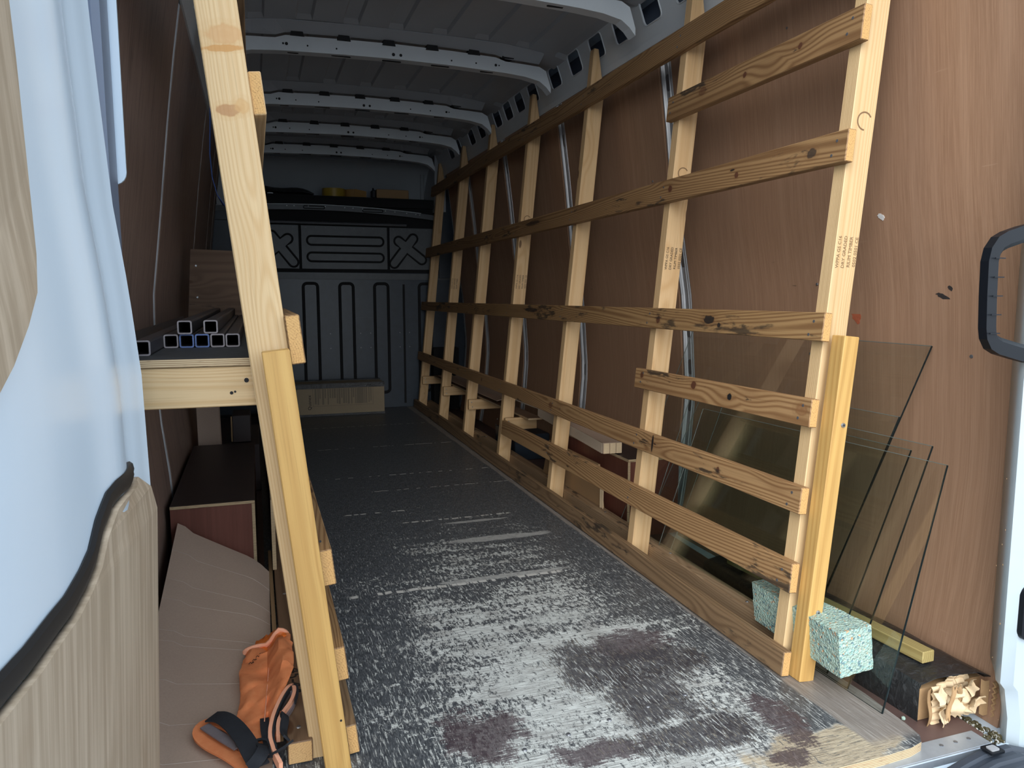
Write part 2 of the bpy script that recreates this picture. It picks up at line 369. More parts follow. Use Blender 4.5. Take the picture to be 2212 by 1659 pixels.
def mk_floor():
    g = G('worn_grip_ply'); X, Y, Z = g.sep(); co = g.co
    def n(s, d=3, r=.5, loc=(0, 0, 0), dist=0, rot=(0, 0, 0)): return g.noise(g.map(s, loc=loc, rot=rot), 1, d, r, dist)
    def blob(cx, cy, rx, ry, amp=.5, sc=9):
        dx = g.mul(g.sub(X, cx), 1 / rx); dy = g.mul(g.sub(Y, cy), 1 / ry)
        d = g.math('SQRT', g.add(g.mul(dx, dx), g.mul(dy, dy)))
        return g.sub(g.add(1.0, g.mul(g.sub(n((sc, sc, sc), 4, .6, (cx * 7, cy, 0)), .5), amp * 2)), d)
    # base film
    grit = n((180, 70, 90), 4, .7)
    hatch = n((260, 60, 20), 4, .7, rot=(0, 0, .1)); mott = n((60, 26, 10), 4, .7)
    base = g.mix(g.step(hatch, .38, .72), (.050, .057, .066), (.165, .178, .190))
    base = g.mix(g.mul(g.step(mott, .4, .7), .45), base, (.022, .026, .032)); sc1 = n((420, 9, 20), 2, .5, rot=(0, 0, .35)); sc2 = n((420, 8, 20), 2, .5, (5, 0, 0), rot=(0, 0, -.28))
    base = g.mix(g.mul(g.step(g.mx(sc1, sc2), .70, .76), .6), base, (.30, .31, .31)); base = g.mix(g.mul(g.step(grit, .58, .7), .4), base, (.17, .18, .19))
    # chips
    chipA = n((92, 40, 20), 6, .78, dist=.35); chipB = n((34, 110, 20), 5, .75, (3, 1, 0)); chipC = n((260, 22, 20), 3, .6, (7, 2, 0), rot=(0, 0, .16))
    wear = g.step(Y, 3.9, 1.15)                                  # worn towards the doors
    midx = g.mul(g.step(X, .15, .48), g.step(X, 1.10, .84))
    wearL = g.mul(wear, g.add(.42, g.mul(midx, .58)))
    band = n((1.6, 17, 1), 3, .6, (1, 3, 0)); low = n((4, 4, 3), 4, .6, (9, 4, 0))
    lvl = g.add(g.mul(wearL, .285), g.add(g.mul(g.sub(band, .5), .34), g.mul(g.sub(low, .5), .34)))
    wa = g.step(g.add(chipA, lvl), .722, .738); wb = g.step(g.add(chipB, g.mul(lvl, .9)), .80, .815)
    wc = g.mul(g.step(g.add(chipC, g.mul(wear, .12)), .69, .71), .8)
    worn = g.mx(g.mx(wa, wb), wc)
    # zones worn through to the veneer next to the doors
    z1 = g.mx(g.mx(blob(.58, 1.26, .36, .34, .9), blob(.97, 1.22, .11, .24, .7)), g.mx(blob(.78, 1.80, .28, .08, .7, 6), blob(.60, 1.58, .26, .13, .8)))
    z1 = g.mul(g.step(z1, .05, .9), .70)
    fibx = n((30, 420, 30), 5, .78, (2, 8, 0), .5)
    isl = n((95, 50, 20), 5, .74, (5, 5, 0), .3)
    zw = g.mul(g.step(g.add(fibx, g.mul(z1, .24)), .60, .70), g.mul(g.step(z1, .02, .25), g.step(g.add(isl, g.mul(z1, .075)), .475, .495)))
    worn = g.mx(worn, zw)
    # pale veneer with its grain running across the van
    vg = n((16, 430, 30), 6, .80, (4, 4, 0)); vb = n((9, 14, 8), 4, .6, (8, 1, 0))
    pale = g.mix(g.step(vg, .36, .60), (.17, .175, .17), (.74, .78, .76)); pale = g.mix(g.mul(g.step(vb, .45, .7), .45), pale, (.23, .22, .21))
    tan = g.step(g.mx(blob(1.02, 1.08, .20, .09, .7, 16), blob(.72, 1.03, .32, .07, .7, 16)), .05, .30)
    tanc = g.mix(g.step(vg, .33, .68), (.22, .17, .11), (.62, .52, .36)); pale = g.mix(g.mul(tan, .9), pale, tanc)
    farpale = g.mix(g.step(Y, 2.0, 3.2), pale, (.30, .31, .30))
    c = g.mix(worn, base, farpale); c = g.mix(g.mul(tan, g.step(fibx, .36, .5)), c, pale)
    ch = n((95, 42, 20), 5, .76, (1, 9, 3), .4); c = g.mix(g.mul(g.mul(g.step(ch, .575, .595), g.step(z1, .1, .4)), .9), c, base)
    # purple-brown film layer showing in the worn zone
    pur = g.mx(g.mx(blob(.40, 1.34, .10, .12, .9, 14), blob(.60, 1.22, .14, .05, .9, 14)), g.mx(blob(.86, 1.58, .15, .11, .8, 12), g.mx(blob(.93, 1.085, .06, .035, .6, 30), g.mx(blob(.30, 1.12, .15, .05, .8, 14), blob(1.0, 1.20, .05, .14, .9, 16)))))
    streak = n((260, 50, 20), 5, .75, (6, 1, 0), rot=(0, 0, -.5))
    hair = n((20, 240, 20), 5, .75, (6, 6, 0), .3)
    pm = g.step(g.add(pur, g.add(g.mul(g.sub(streak, .5), 1.0), g.mul(g.sub(hair, .5), 1.5))), .22, .34)
    purc = g.mix(g.step(streak, .5, .72), (.060, .042, .050), (.22, .18, .185))
    c = g.mix(g.mul(pm, .88), c, purc)
    dk = g.mx(g.mx(blob(.73, 1.53, .11, .15, .8, 10), blob(.79, 1.36, .12, .14, .8, 10)), g.mx(blob(.80, 1.21, .17, .07, .8, 10), blob(.90, 1.50, .11, .10, .8, 10))); s2 = n((260, 40, 20), 5, .75, (2, 2, 0), rot=(0, 0, .45))
    dm = g.mul(g.step(g.add(dk, g.mul(g.sub(s2, .5), 2.2)), .05, .30), g.step(chipC, .64, .58))
    dkc = g.mix(g.step(s2, .52, .7), (.045, .042, .050), (.30, .27, .21)); c = g.mix(g.mul(dm, .92), c, dkc)
    # rows of dashes over the floor bearers
    for yk, x0, x1, wd in ((5.0, .25, 1.1, .006), (4.28, .3, 1.1, .006), (3.57, .25, 1.1, .006), (3.28, .45, 1.12, .004), (2.95, .3, .6, .007), (2.78, .5, .95, .008), (2.12, .22, .9, .012)):
        yy = g.add(Y, g.mul(g.sub(n((30, 2, 1), 3), .5), .02)); d = g.math('ABSOLUTE', g.sub(yy, yk))
        m = g.mul(g.step(d, wd, wd * .55), g.mul(g.step(X, x0, x0 + .02), g.step(X, x1, x1 - .02)))
        dash = g.step(n((38, .8, 1), 2, .5, (yk * 3, yk, 0)), .47, .53)
        c = g.mix(g.mul(g.mul(m, dash), .95), c, (.60, .60, .57))
    # broad scraped bars
    for cx, cy, rx, ry in ((.80, 2.50, .28, .035), (.78, 2.72, .17, .018), (.72, 2.14, .30, .02)):
        m = g.step(blob(cx, cy, rx, ry, .5, 12), .1, .4); c = g.mix(g.mul(m, g.step(fibx, .38, .5)), c, (.40, .41, .40))
    # grey bare ply strip outside the right rack
    bare = n((10, 3, 3), 4, .6); barec = g.mix(g.step(n((260, 9, 9), 4, .65), .4, .7), (.21, .185, .165), (.34, .315, .29)); barec = g.mix(g.mul(g.step(bare, .5, .7), .5), barec, (.16, .14, .13))
    c = g.mix(g.mul(g.step(g.add(X, g.mul(g.sub(n((4, 6, 4)), .5), .02)), 1.098, 1.108), g.step(Y, 1.05, 1.09)), c, barec)
    g.bump(g.add(g.mul(grit, .4), g.add(g.mul(worn, -.6), g.mul(streak, .25))), .5, .0015)
    return g.done(c, g.lin(worn, 0, 1, .42, .75), spec=.4)
M['floor'] = mk_floor()
M['floor_side'] = plain('purple_brown_side_floor', (.115, .070, .062), .5, 0, .3, 18)
M['ground'] = plain('grey_tarmac', (.16, .165, .17), .9, 0, .2, 3)

# ------------------------------------------------------------------ timber beams
def beam(name, p0, p1, side, wd, ht, mat, parent=None, end=None, cut=None, bev=.0018, label=None):
    """p0 -> p1 along object X; 'side' gives the direction the width wd is measured in; axis through the centre"""
    p0, p1 = Vector(p0), Vector(p1); X = (p1 - p0); L = X.length; X.normalize()
    Y = Vector(side); Y = (Y - X * Y.dot(X)).normalized(); Z = X.cross(Y)
    bm = bmesh.new(); hy, hz = wd / 2, ht / 2
    e = cut or {}
    vs_ = hexa(bm, [(e.get('x0', 0), -hy, -hz), (L - e.get('a', 0), -hy, -hz), (L - e.get('b', 0), hy, -hz), (0, hy, -hz),
                    (e.get('x0', 0), -hy, hz), (L - e.get('a', 0), -hy, hz), (L - e.get('b', 0), hy, hz), (0, hy, hz)])
    if e.get('tip'):   # long slanting cut that leaves a narrow flat tip on the +Y side
        fr, keep = e['tip']; L2 = L - fr
        bm.free(); bm = bmesh.new()
        prof = [(0, -hy), (L2, -hy), (L, hy - keep), (L, hy), (0, hy)]
        a = [bm.verts.new((x, y, -hz)) for x, y in prof]; b = [bm.verts.new((x, y, hz)) for x, y in prof]
        bm.faces.new(list(reversed(a))); bm.faces.new(b)
        for i in range(5): bm.faces.new((a[i], a[(i + 1) % 5], b[(i + 1) % 5], b[i]))
    if bev: bmesh.ops.bevel(bm, geom=list(bm.edges), offset=bev, segments=1, affect='EDGES')
    bmesh.ops.recalc_face_normals(bm, faces=bm.faces)
    for f in bm.faces:
        f.material_index = 1 if abs(f.normal.x) > .8 else 0
    me = bpy.data.meshes.new(name); bm.to_mesh(me); bm.free()
    me.materials.append(mat); me.materials.append(end or M['end'])
    o = bpy.data.objects.new(name, me); col.objects.link(o)
    Mx = Matrix((X, Y, Z)).transposed().to_4x4()
    o.rotation_euler = Mx.to_euler()
    o.location = p0 - (WO[parent.name] if parent is not None else Vector((0, 0, 0)))
    if parent is not None: o.parent = parent
    WO[o.name] = Vector(p0)
    if label: o['label'] = label
    return o

def child(name, bm, mat, parent, **k): return obj(name, bm, mat, parent, **k)
def screws(name, pts, n, r, parent, mat='screw'):
    for p in pts:
        bm = bmesh.new(); cyl(bm, Vector(p), Vector(p) + Vector(n) * .0016, r, 10, r * .7); obj(name, bm, M[mat], parent)

# ================================================================== SETTING
Y0, YB = 1.06, 5.77
# van floor
bm = bmesh.new()
ol = [(0.0, YB)] + [(0.0, 1.03), (1.10, 1.03), (1.17, 1.034), (1.205, 1.043), (1.221, 1.062), (1.228, 1.10), (1.238, 1.22), (1.238, YB)]
me = plate_mesh([ol], .020, Matrix.Translation((0, 0, -.010)))
floor = link('floor', me, [M['floor'], M['plyedge']], org=(0, 0, 0)); struct(floor)
for p in floor.data.polygons:
    if abs(p.normal.z) < .5: p.material_index = 1
bm = bmesh.new(); hexa(bm, [(-.32, 1.05, -.034), (1.378, 1.05, -.034), (1.60, YB, -.034), (-.38, YB, -.034), (-.32, 1.05, -.0205), (1.378, 1.05, -.0205), (1.60, YB, -.0205), (-.38, YB, -.0205)])
fs = obj('floor_side', bm, M['floor_side']); struct(fs)
bm = bmesh.new(); box(bm, -.45, 1.68, 1.022, 5.9, -.16, -.0345); struct(obj('trim_6', bm, M['white']))

# screws in the worn floor
for px, py in ((.36, 1.24), (.46, 1.27), (.56, 1.29), (.66, 1.31), (.76, 1.33), (.86, 1.345), (.30, 1.22), (.98, 1.36)):
    bm = bmesh.new(); cyl(bm, (px, py, -.0005), (px, py, .0022), .006, 10, .004); obj('floor_screw', bm, M['steel_dark'], floor)

# wall profiles
RP = [(-.034, 1.487), (.10, 1.51), (.25, 1.53), (.5, 1.548), (.85, 1.522), (1.1, 1.478), (1.4, 1.446), (1.6, 1.42), (1.775, 1.395)]
LP = [(-.034, -.275), (.10, -.272), (.25, -.275), (.5, -.300), (.85, -.300), (1.1, -.268), (1.4, -.232), (1.6, -.205), (1.775, -.178)]
def prof(P, z):
    if z <= P[0][0]: return P[0][1]
    for (a, xa), (b, xb) in zip(P[:-1], P[1:]):
        if z <= b: t = (z - a) / (b - a); t = t; return xa + (xb - xa) * t
    return P[-1][1]
def xr(z, y): return prof(RP, z) - (.045 * max(0, (1.9 - y)) / .85)      # the lining draws in towards the doorway
def xl(z, y): return prof(LP, z)
ZS = [-.034 + (1.775 + .034) * k / 22 for k in range(23)]
def wall_panel(parent, fx, y0, y1, t, mat, z0=None, z1=None, name='lining_panel'):
    bm = bmesh.new(); n = max(2, int((y1 - y0) / .3))
    zs = [z for z in ZS if (z0 is None or z >= z0) and (z1 is None or z <= z1)]
    rows = [[Vector((fx(z, y0 + (y1 - y0) * k / n), y0 + (y1 - y0) * k / n, z)) for k in range(n + 1)] for z in zs]
    slab(bm, rows, (t, 0, 0)); return obj(name, bm, mat, parent, smooth=True, org=(fx(0, y1), y0, 0))
# outer skins are the wall objects, lining panels their parts
bm = bmesh.new(); rows = [[Vector((xr(z, y) + .035, y, z)) for y in (1.08, 1.5, 1.9, 3.5, YB)] for z in ZS]; slab(bm, rows, (.05, 0, 0))
wall_r = obj('wall_right', bm, M['rib'], org=(1.5, 1.1, -.03)); struct(wall_r)
bm = bmesh.new(); rows = [[Vector((xl(z, y) - .035, y, z)) for y in (1.36, 2.5, 3.5, YB)] for z in ZS]; slab(bm, rows, (-.05, 0, 0))
wall_l = obj('wall_left', bm, M['rib'], org=(-.3, 1.4, -.03)); struct(wall_l)
PR = [2.45, 3.41, 4.26, 5.05]          # steel posts between the lining panels, right
PL = [2.62, 4.02, 4.95, 5.4]
def cuts(ps, y0, y1, g):
    out = []; a = y0
    for p in ps: out.append((a, p - g)); a = p + g
    out.append((a, y1)); return out
for a, b in cuts(PR, 1.07, 5.60, .044): wall_panel(wall_r, xr, a, b, .009, M['wall_r'])
for a, b in cuts(PL, 1.42, 5.60, .028): wall_panel(wall_l, xl, a, b, -.009, M['wall_l'])
def post(parent, fx, y, sgn, slots, w=.074):
    """pressed steel side post: two raised ridges each side of a web, with oval slots"""
    bm = bmesh.new()
    sec = [(-w / 2, -.004), (-w / 2 + .004, .006), (-w / 2 + .010, .006), (-w / 2 + .013, .001), (-w / 2 + .017, .001), (-w / 2 + .020, .005), (w / 2 - .020, .005) if 0 else (-w / 2 + .023, -.001),
           (w / 2 - .023, -.001), (w / 2 - .020, .005), (w / 2 - .017, .001), (w / 2 - .013, .001), (w / 2 - .010, .006), (w / 2 - .004, .006), (w / 2, -.004)]
    rows = [[Vector((fx(z, y) + sgn * (.008 - h), y + a, z)) for a, h in sec] for z in ZS]
    slab(bm, rows, (sgn * .018, 0, 0))
    p = obj('side_post', bm, M['galv'], parent, smooth=False)
    for z in slots:
        dz = .03; x0, x1 = fx(z - dz, y) + sgn * .0085, fx(z + dz, y) + sgn * .0085
        bm = bmesh.new(); ring = []
        for k in range(20):
            t = 2 * PI * k / 20; a = .012 * math.cos(t); zz = (.018 if math.sin(t) > 0 else -.018) + .011 * math.sin(t) * 1.0
            ring.append((a, zz))
        vs_ = [bm.verts.new((x0 + (x1 - x0) * (zz + dz) / (2 * dz) - sgn * .0008, y + a, z + zz)) for a, zz in ring]
        f = bm.faces.new(vs_); r = bmesh.ops.extrude_face_region(bm, geom=[f])
        for v in r['geom']:
            if isinstance(v, bmesh.types.BMVert): v.co.x += sgn * .004
        o = obj('slot', bm, M['steel_dark'], p)
for y in PR: post(wall_r, xr, y, 1, (.46, .60, .74, 1.0, 1.22, 1.62) if y < 3 else (.5, .9, 1.25, 1.6))
for y in PL: post(wall_l, xl, y, -1, ())
# screws in the right lining
for y, z in ((1.83, 1.60), (1.80, 1.598), (1.81, 1.49), (1.785, 1.488), (1.785, 1.21), (1.755, 1.212), (1.74, .90), (1.235, .735), (1.78, .70), (2.6, 1.30), (2.6, .70), (3.2, 1.2)):
    x = xr(z, y); bm = bmesh.new(); cyl(bm, (x + .001, y, z), (x - .0022, y, z), .0048, 10, .0035); obj('screw', bm, M['steel_dark'], wall_r)
# scuffs on right lining: a white chalky smear, orange smear
for (yc, zc, ry, rz, c, nm) in ((1.48, 1.06, .010, .007, (.75, .76, .78), 'chalk_mark'), (1.59, .815, .016, .018, (.42, .11, .05), 'orange_scuff'), (1.31, .865, .018, .006, (.03, .025, .025), 'black_scuff'), (1.29, .885, .006, .005, (.03, .025, .025), 'black_scuff')):
    bm = bmesh.new(); n = 18
    ring = [Vector((0, yc + ry * math.cos(2 * PI * k / n) * (1 + .5 * noise.noise(Vector((k * 3.3, yc, 0)))), zc + rz * math.sin(2 * PI * k / n) * (1 + .5 * noise.noise(Vector((k * 2.7, zc, 5)))) + .4 * ry * math.cos(2 * PI * k / n))) for k in range(n)]
    vs_ = []
    for p in ring: p.x = xr(p.z, p.y) - .0008; vs_.append(bm.verts.new(p))
    f = bm.faces.new(vs_); r = bmesh.ops.extrude_face_region(bm, geom=[f])
    for v in r['geom']:
        if isinstance(v, bmesh.types.BMVert): v.co.x += .001
    obj(nm, bm, plain(nm + '_colour', c, .8, 0, .4, 150), wall_r)

# ceiling: pressed skin with lengthwise beads
RIBY = [2.50, 3.30, 4.20, 4.90, 5.60]
def roofz(x): return 1.955 - .055 * ((x - .61) / .75) ** 4
pts = []
x = -.13
beads = [.045 + .183 * k for k in range(-1, 8)]
xs = [-.13]
for b in beads: xs += [b - .034, b - .026, b + .026, b + .034]
xs = sorted(x for x in xs if -.13 <= x <= 1.35) + [1.35]
def bead(x):
    for b in beads:
        if abs(x - b) < .03: return .013
    return 0
bm = bmesh.new(); rows = []
ys = [1.0]
for r in RIBY: ys += [r - .115, r - .085, r + .05, r + .08]
ys += [5.95]
for y in ys:
    inb = not any(r - .10 < y < r + .07 for r in RIBY)
    rows.append([Vector((x, y, roofz(x) + (bead(x) if inb else 0))) for x in xs])
slab(bm, rows, (0, 0, .035)); ceil = obj('ceiling', bm, M['roof'], org=(.61, 1, 1.95)); struct(ceil)
# curved front of the high roof over the cab shelf
bm = bmesh.new(); rows = []
for k in range(9):
    t = k / 8; y = 5.80 + .34 * math.sin(t * PI / 2); z = 1.86 - .40 * (1 - math.cos(t * PI / 2))
    rows.append([Vector((x, y, z)) for x in (-.20, .2, .6, 1.0, 1.45)])
slab(bm, rows, (0, .03, .03)); struct(obj('ceiling_2', bm, M['cab_grey'], smooth=True))
bm = bmesh.new()
box(bm, 1.335, 1.42, 5.72, 6.1, 1.5, 1.92); box(bm, -.22, -.17, 5.72, 6.1, 1.5, 1.92); struct(obj('trim_7', bm, M['cab_grey']))
for x in (1.262, 1.29):
    bm = bmesh.new(); box(bm, x, x + .004, 5.90, 5.906, 1.60, 1.80); obj('seam', bm, M['steel_dark'], ceil)
# roof bows
def bow(y, w=.050):
    prof_ = [(-.075, 1.775, 1.80), (-.062, 1.80, 1.868), (-.035, 1.822, 1.884), (.03, 1.836, 1.888), (.12, 1.843, 1.892), (.16, 1.845, 1.905), (.4, 1.852, 1.912), (.61, 1.855, 1.915), (.85, 1.852, 1.912), (1.045, 1.845, 1.905), (1.09, 1.843, 1.892), (1.18, 1.836, 1.888), (1.25, 1.822, 1.884), (1.282, 1.80, 1.868), (1.305, 1.775, 1.80)]
    bm = bmesh.new()
    f = [[Vector((x, y - w / 2, b)), Vector((x, y - w / 2, t))] for x, b, t in prof_]
    slab(bm, f, (0, w, 0)); o = obj('roof_bow', bm, M['rib'], ceil, bev=.003)
    # lip in front of the bow, and its dark pressed notches
    for x in (.205, .39, .575, .76, .945, 1.10) if True else ():
        bm = bmesh.new(); hexa(bm, [(x - .028, y - .030, 1.905), (x + .028, y - .030, 1.905), (x + .022, y + .02, 1.905), (x - .022, y + .02, 1.905), (x - .022, y - .030, 1.926), (x + .022, y - .030, 1.926), (x + .022, y + .02, 1.93), (x - .022, y + .02, 1.93)])
        obj('notch', bm, M['hole'], o)
    fl = [[Vector((x, y - .085, roofz(x) - .004)), Vector((x, y - .02, min(t + .012, roofz(x) - .006)))] for x, b, t in prof_[2:-2]]
    bm = bmesh.new(); slab(bm, fl, (0, 0, .003)); obj('flange', bm, M['roof'], o)
    for x, r in ((.150, .004), (.163, .0062), (.245, .0035), (.36, .0035), (.594, .0068), (.625, .0062), (.845, .0035), (.955, .0035), (1.045, .0058), (1.06, .003)):
        bm = bmesh.new(); zc = 1.872 if .1 < x < 1.1 else 1.86; cyl(bm, (x, y - w / 2 - .0012, zc), (x, y - w / 2 + .002, zc), r, 12); obj('hole', bm, M['hole'], o)
    for x in (.17, .38, .59, .80, 1.02):      # long slots in the underside
        zb = 1.852 if .3 < x < .95 else 1.847
        me = plate_mesh([rrect(x - .040, x + .040, y - .006, y + .006, .0055)], .002, Matrix.Translation((0, 0, zb - .0008))); link('slot', me, M['hole'], o)
    return o
for y in RIBY: bow(y)
# side rails with the row of rounded openings
def side_rail(sx, name):
    # plane from (1.395,1.775) to (1.335,1.935); drawn in (Y, s)
    p0 = Vector((1.398, 0, 1.772)) if sx > 0 else Vector((-.178, 0, 1.772)); d = Vector((-.062 * sx, 0, .170)); L = d.length
    holes = []
    base = [1.60, 1.82, 2.03, 2.25, 2.47, 2.69, 2.91, 3.13, 3.36, 3.65, 3.85, 4.04, 4.23, 4.55, 4.77, 5.10, 5.30]
    for y in base: holes.append(rrect(y - .060, y + .060, L * .34, L * .84, .018))
    me = plate_mesh([[(1.08, 0), (5.95, 0), (5.95, L), (1.08, L)]] + holes, .004, frame(p0, (0, 1, 0), d))
    o = link('rail_plate', me, M['rib'], ceil)
    bm = bmesh.new(); box(bm, *( (1.43, 1.44) if sx > 0 else (-.225, -.215)), 1.1, 5.9, 1.76, 1.97); obj('rail_back', bm, M['pillar_shade'], ceil)
    for y in base:
        ring = [frame(p0, (0, 1, 0), d) @ Vector((a, b, -.003 * sx)) for a, b in rrect(y - .060, y + .060, L * .34, L * .84, .018)]
        bm = bmesh.new(); sweep(bm, ring, circ(.003, 5), up=Vector((1, 0, .3)), closed=True); obj('opening_rim', bm, M['rib'], o)
    bm = bmesh.new(); slab(bm, [[p0 + Vector((-.004 * sx, y, -.010)) for y in (1.08, 5.9)], [p0 + Vector((-.010 * sx, y, .012)) for y in (1.08, 5.9)]], (.006 * sx, 0, 0)); obj('lip', bm, M['rib'], o)
side_rail(1, 'r'); side_rail(-1, 'l')
bm = bmesh.new()
slab(bm, [[Vector((x, y, z)) for y in (1.06, 5.9)] for x, z in ((-.30, 1.72), (-.27, 1.90), (-.12, 2.0), (.61, 2.03), (1.34, 2.0), (1.49, 1.90), (1.52, 1.72))], (0, 0, .02)); struct(obj('ceiling_3', bm, M['white'], smooth=True))

# bulkhead
bm = bmesh.new(); box(bm, -.5, 1.8, 6.22, 6.26, -.2, 2.10); box(bm, -.52, -.46, 5.60, 6.26, -.2, 2.1); box(bm, 1.72, 1.78, 5.60, 6.26, -.2, 2.1); box(bm, -.5, 1.8, 5.4, 6.26, 2.06, 2.10); struct(obj('cab_light_block', bm, M['cab_grey']))  # closed box added around the cab to stop light leaking in
bm = bmesh.new(); box(bm, -.36, 1.62, YB + .03, YB + .05, -.03, 1.56); wall_b = obj('wall_back', bm, M['black_deep']); struct(wall_b)
def bpanel(name, outl, y, t, mat='black_panel', parent=None, bev=0):
    me = plate_mesh(outl, t, M_xz((0, y, 0))); return link(name, me, M[mat], parent or wall_b)
# lower ribbed panel: raised fields around upright channels
ribs_x = [(-.28, -.14), (.02, .135), (.348, .452), (.612, .712), (.872, .975), (1.216, 1.31)]
outer = [(-.35, .0), (1.58, .0), (1.58, 1.035), (-.35, 1.035)]
holes = []
grooves = []
low = bpanel('lower_panel', [outer], YB + .020, .012, 'black_panel')
for a, b in ribs_x:
    o_ = rrect(a, b, .12, .955, .03, 5); i_ = rrect(a + .016, b - .016, .10, .936, .018, 5)
    bm = bmesh.new()
    path = [(x, YB + .0128, z) for x, z in rrect(a, b, .12, .955, .028, 5)]
    sweep(bm, path, circ(.011, 6, .0045), up=Vector((0, 1, 0)), closed=True); obj('channel_groove', bm, M['black_deep'], low)
for x in (1.095,):
    bm = bmesh.new(); box(bm, x - .008, x + .008, YB + .006, YB + .016, .03, .95); obj('channel_groove', bm, M['black_deep'], low)
bm = bmesh.new(); slab(bm, [[Vector((x, YB + .012, z)) for x in (-.34, 1.56)] for z in (.985, 1.03)], (0, -.008, 0)); obj('top_lip', bm, M['black_panel2'], low, bev=.003)
for a, b in ((.135, .348), (.452, .612), (.712, .872), (.975, 1.216)):   # slightly proud lower fields
    me = plate_mesh([rrect(a + .014, b - .014, .14, .70, .01)], .006, M_xz((0, YB + .012, 0))); link('raised_field', me, M['black_panel'], low)
for z in (.47, .58):
    for k in range(14):
        x = .16 + k * .075
        if any(a - .02 < x < b + .02 for a, b in ribs_x): continue
        bm = bmesh.new(); cyl(bm, (x, YB + .010, z), (x, YB + .006, z), .004, 8); obj('rivet', bm, M['steel_dark'], low)
# upper pressed panels
ups = [(-.34, .325), (.345, .972), (.992, 1.56)]
def loop_groove(path, parent, r=.0075):
    bm = bmesh.new(); sweep(bm, path, circ(r, 6, .004), up=Vector((0, 1, 0)), closed=True); obj('pressed_outline', bm, M['black_deep'], parent)
def crossloop(cx, cz, a1, L1a, L1b, a2, L2a, L2b, r):
    """outline of two crossing round-ended bars"""
    import itertools
    arms = sorted([(a1, L1a), (a1 + PI, L1b), (a2, L2a), (a2 + PI, L2b)], key=lambda q: q[0] % (2 * PI))
    P = []
    for i, (a, L) in enumerate(arms):
        d = Vector((math.cos(a), math.sin(a))); n = Vector((-d.y, d.x))
        an, Ln = arms[(i + 1) % 4]; dn = Vector((math.cos(an), math.sin(an))); nn = Vector((-dn.y, dn.x))
        for k in range(9):
            t = -PI / 2 + PI * k / 8; q = d * (L + r * math.cos(t)) + n * (r * math.sin(t)); P.append((cx + q.x, cz + q.y))
        # inner corner: d*s + n*r = dn*u - nn*r
        den = d.x * (-dn.y) - d.y * (-dn.x); rx, ry = (-nn.x * r - n.x * r), (-nn.y * r - n.y * r)
        s = (rx * (-dn.y) - ry * (-dn.x)) / den; q = d * s + n * r; P.append((cx + q.x, cz + q.y))
    return P
for i, (a, b) in enumerate(ups):
    p = bpanel('upper_panel', [[(a, 1.062), (b, 1.062), (b, 1.375), (a, 1.375)]], YB + .012, .024, 'black_panel2')
    if i == 1:
        for z in (1.268, 1.148):
            loop_groove([(x, YB - .0005, zz) for x, zz in rrect(.385, .945, z - .032, z + .032, .031, 7)], p)
    elif i == 0: loop_groove([(x, YB - .0005, z) for x, z in crossloop(.190, 1.230, math.radians(38), .075, .15, math.radians(128), .085, .155, .034)], p)
    else: loop_groove([(x, YB - .0005, z) for x, z in crossloop(1.12, 1.230, math.radians(52), .085, .155, math.radians(142), .075, .15, .034)], p)
    for k in range(9):
        x = a + (b - a) * (k + .5) / 9; bm = bmesh.new(); cyl(bm, (x, YB + .001, 1.362), (x, YB - .0015, 1.362), .003, 8); obj('rivet', bm, M['steel_dark'], p)
bm = bmesh.new(); sweep(bm, [(x, YB - .01, 1.395 - .0) for x in (-.34, .3, .8, 1.05, 1.12)], circ(.011, 8), up=Vector((0, 0, 1))); obj('cross_bar', bm, M['steel_dark'], wall_b, smooth=True)
# recessed band, bowed rim and the edge of the overhead shelf
def rimz(x): return 1.505 - .045 * ((x - .45) / .85) ** 2
rows = [[Vector((x, YB - .03, rimz(x) - .020)), Vector((x, YB - .03, rimz(x) + .018))] for x in [-.33 + k * .12 for k in range(15)]]
bm = bmesh.new(); slab(bm, rows, (0, .006, 0)); rim = obj('rim', bm, M['black_panel2'], wall_b)
bm = bmesh.new(); sweep(bm, [(-.33 + k * .12, YB - .032, rimz(-.33 + k * .12) + .019) for k in range(14)], circ(.0025, 6)); obj('rim_edge', bm, M['rib'], rim)
for x in (.44, .865):
    bm = bmesh.new(); sweep(bm, [(a, YB - .0315, z) for a, z in rrect(x - .075, x + .075, rimz(x) - .011, rimz(x) + .007, .0085, 4)], circ(.0035, 5), up=Vector((0, 1, 0)), closed=True); obj('slot', bm, M['black_deep'], rim)
for x in (.25, .30, .40, .52, .66, .72, .79, .96, 1.03, 1.12, 1.19, 1.22):
    bm = bmesh.new(); cyl(bm, (x, YB - .030, rimz(x) + .006), (x, YB - .034, rimz(x) + .006), .004, 8); obj('rivet', bm, M['galv'], rim)
bm = bmesh.new(); box(bm, -.30, 1.40, YB - .012, YB + .33, 1.575, 1.592); box(bm, -.30, 1.40, YB - .012, YB + .02, 1.525, 1.578)
shelf_o = obj('trim_1', bm, M['black_deep']); struct(shelf_o)
bm = bmesh.new(); box(bm, -.36, -.14, YB - .02, YB + .03, 1.0, 1.9); box(bm, 1.37, 1.62, YB - .02, YB + .03, 1.0, 1.9); struct(obj('trim_2', bm, M['black_panel']))
# dark side cheeks in front of the bulkhead
bm = bmesh.new(); box(bm, 1.30, 1.50, YB - .10, YB + .02, -.02, .46); obj('corner_box', bm, M['black_deep'], wall_b)

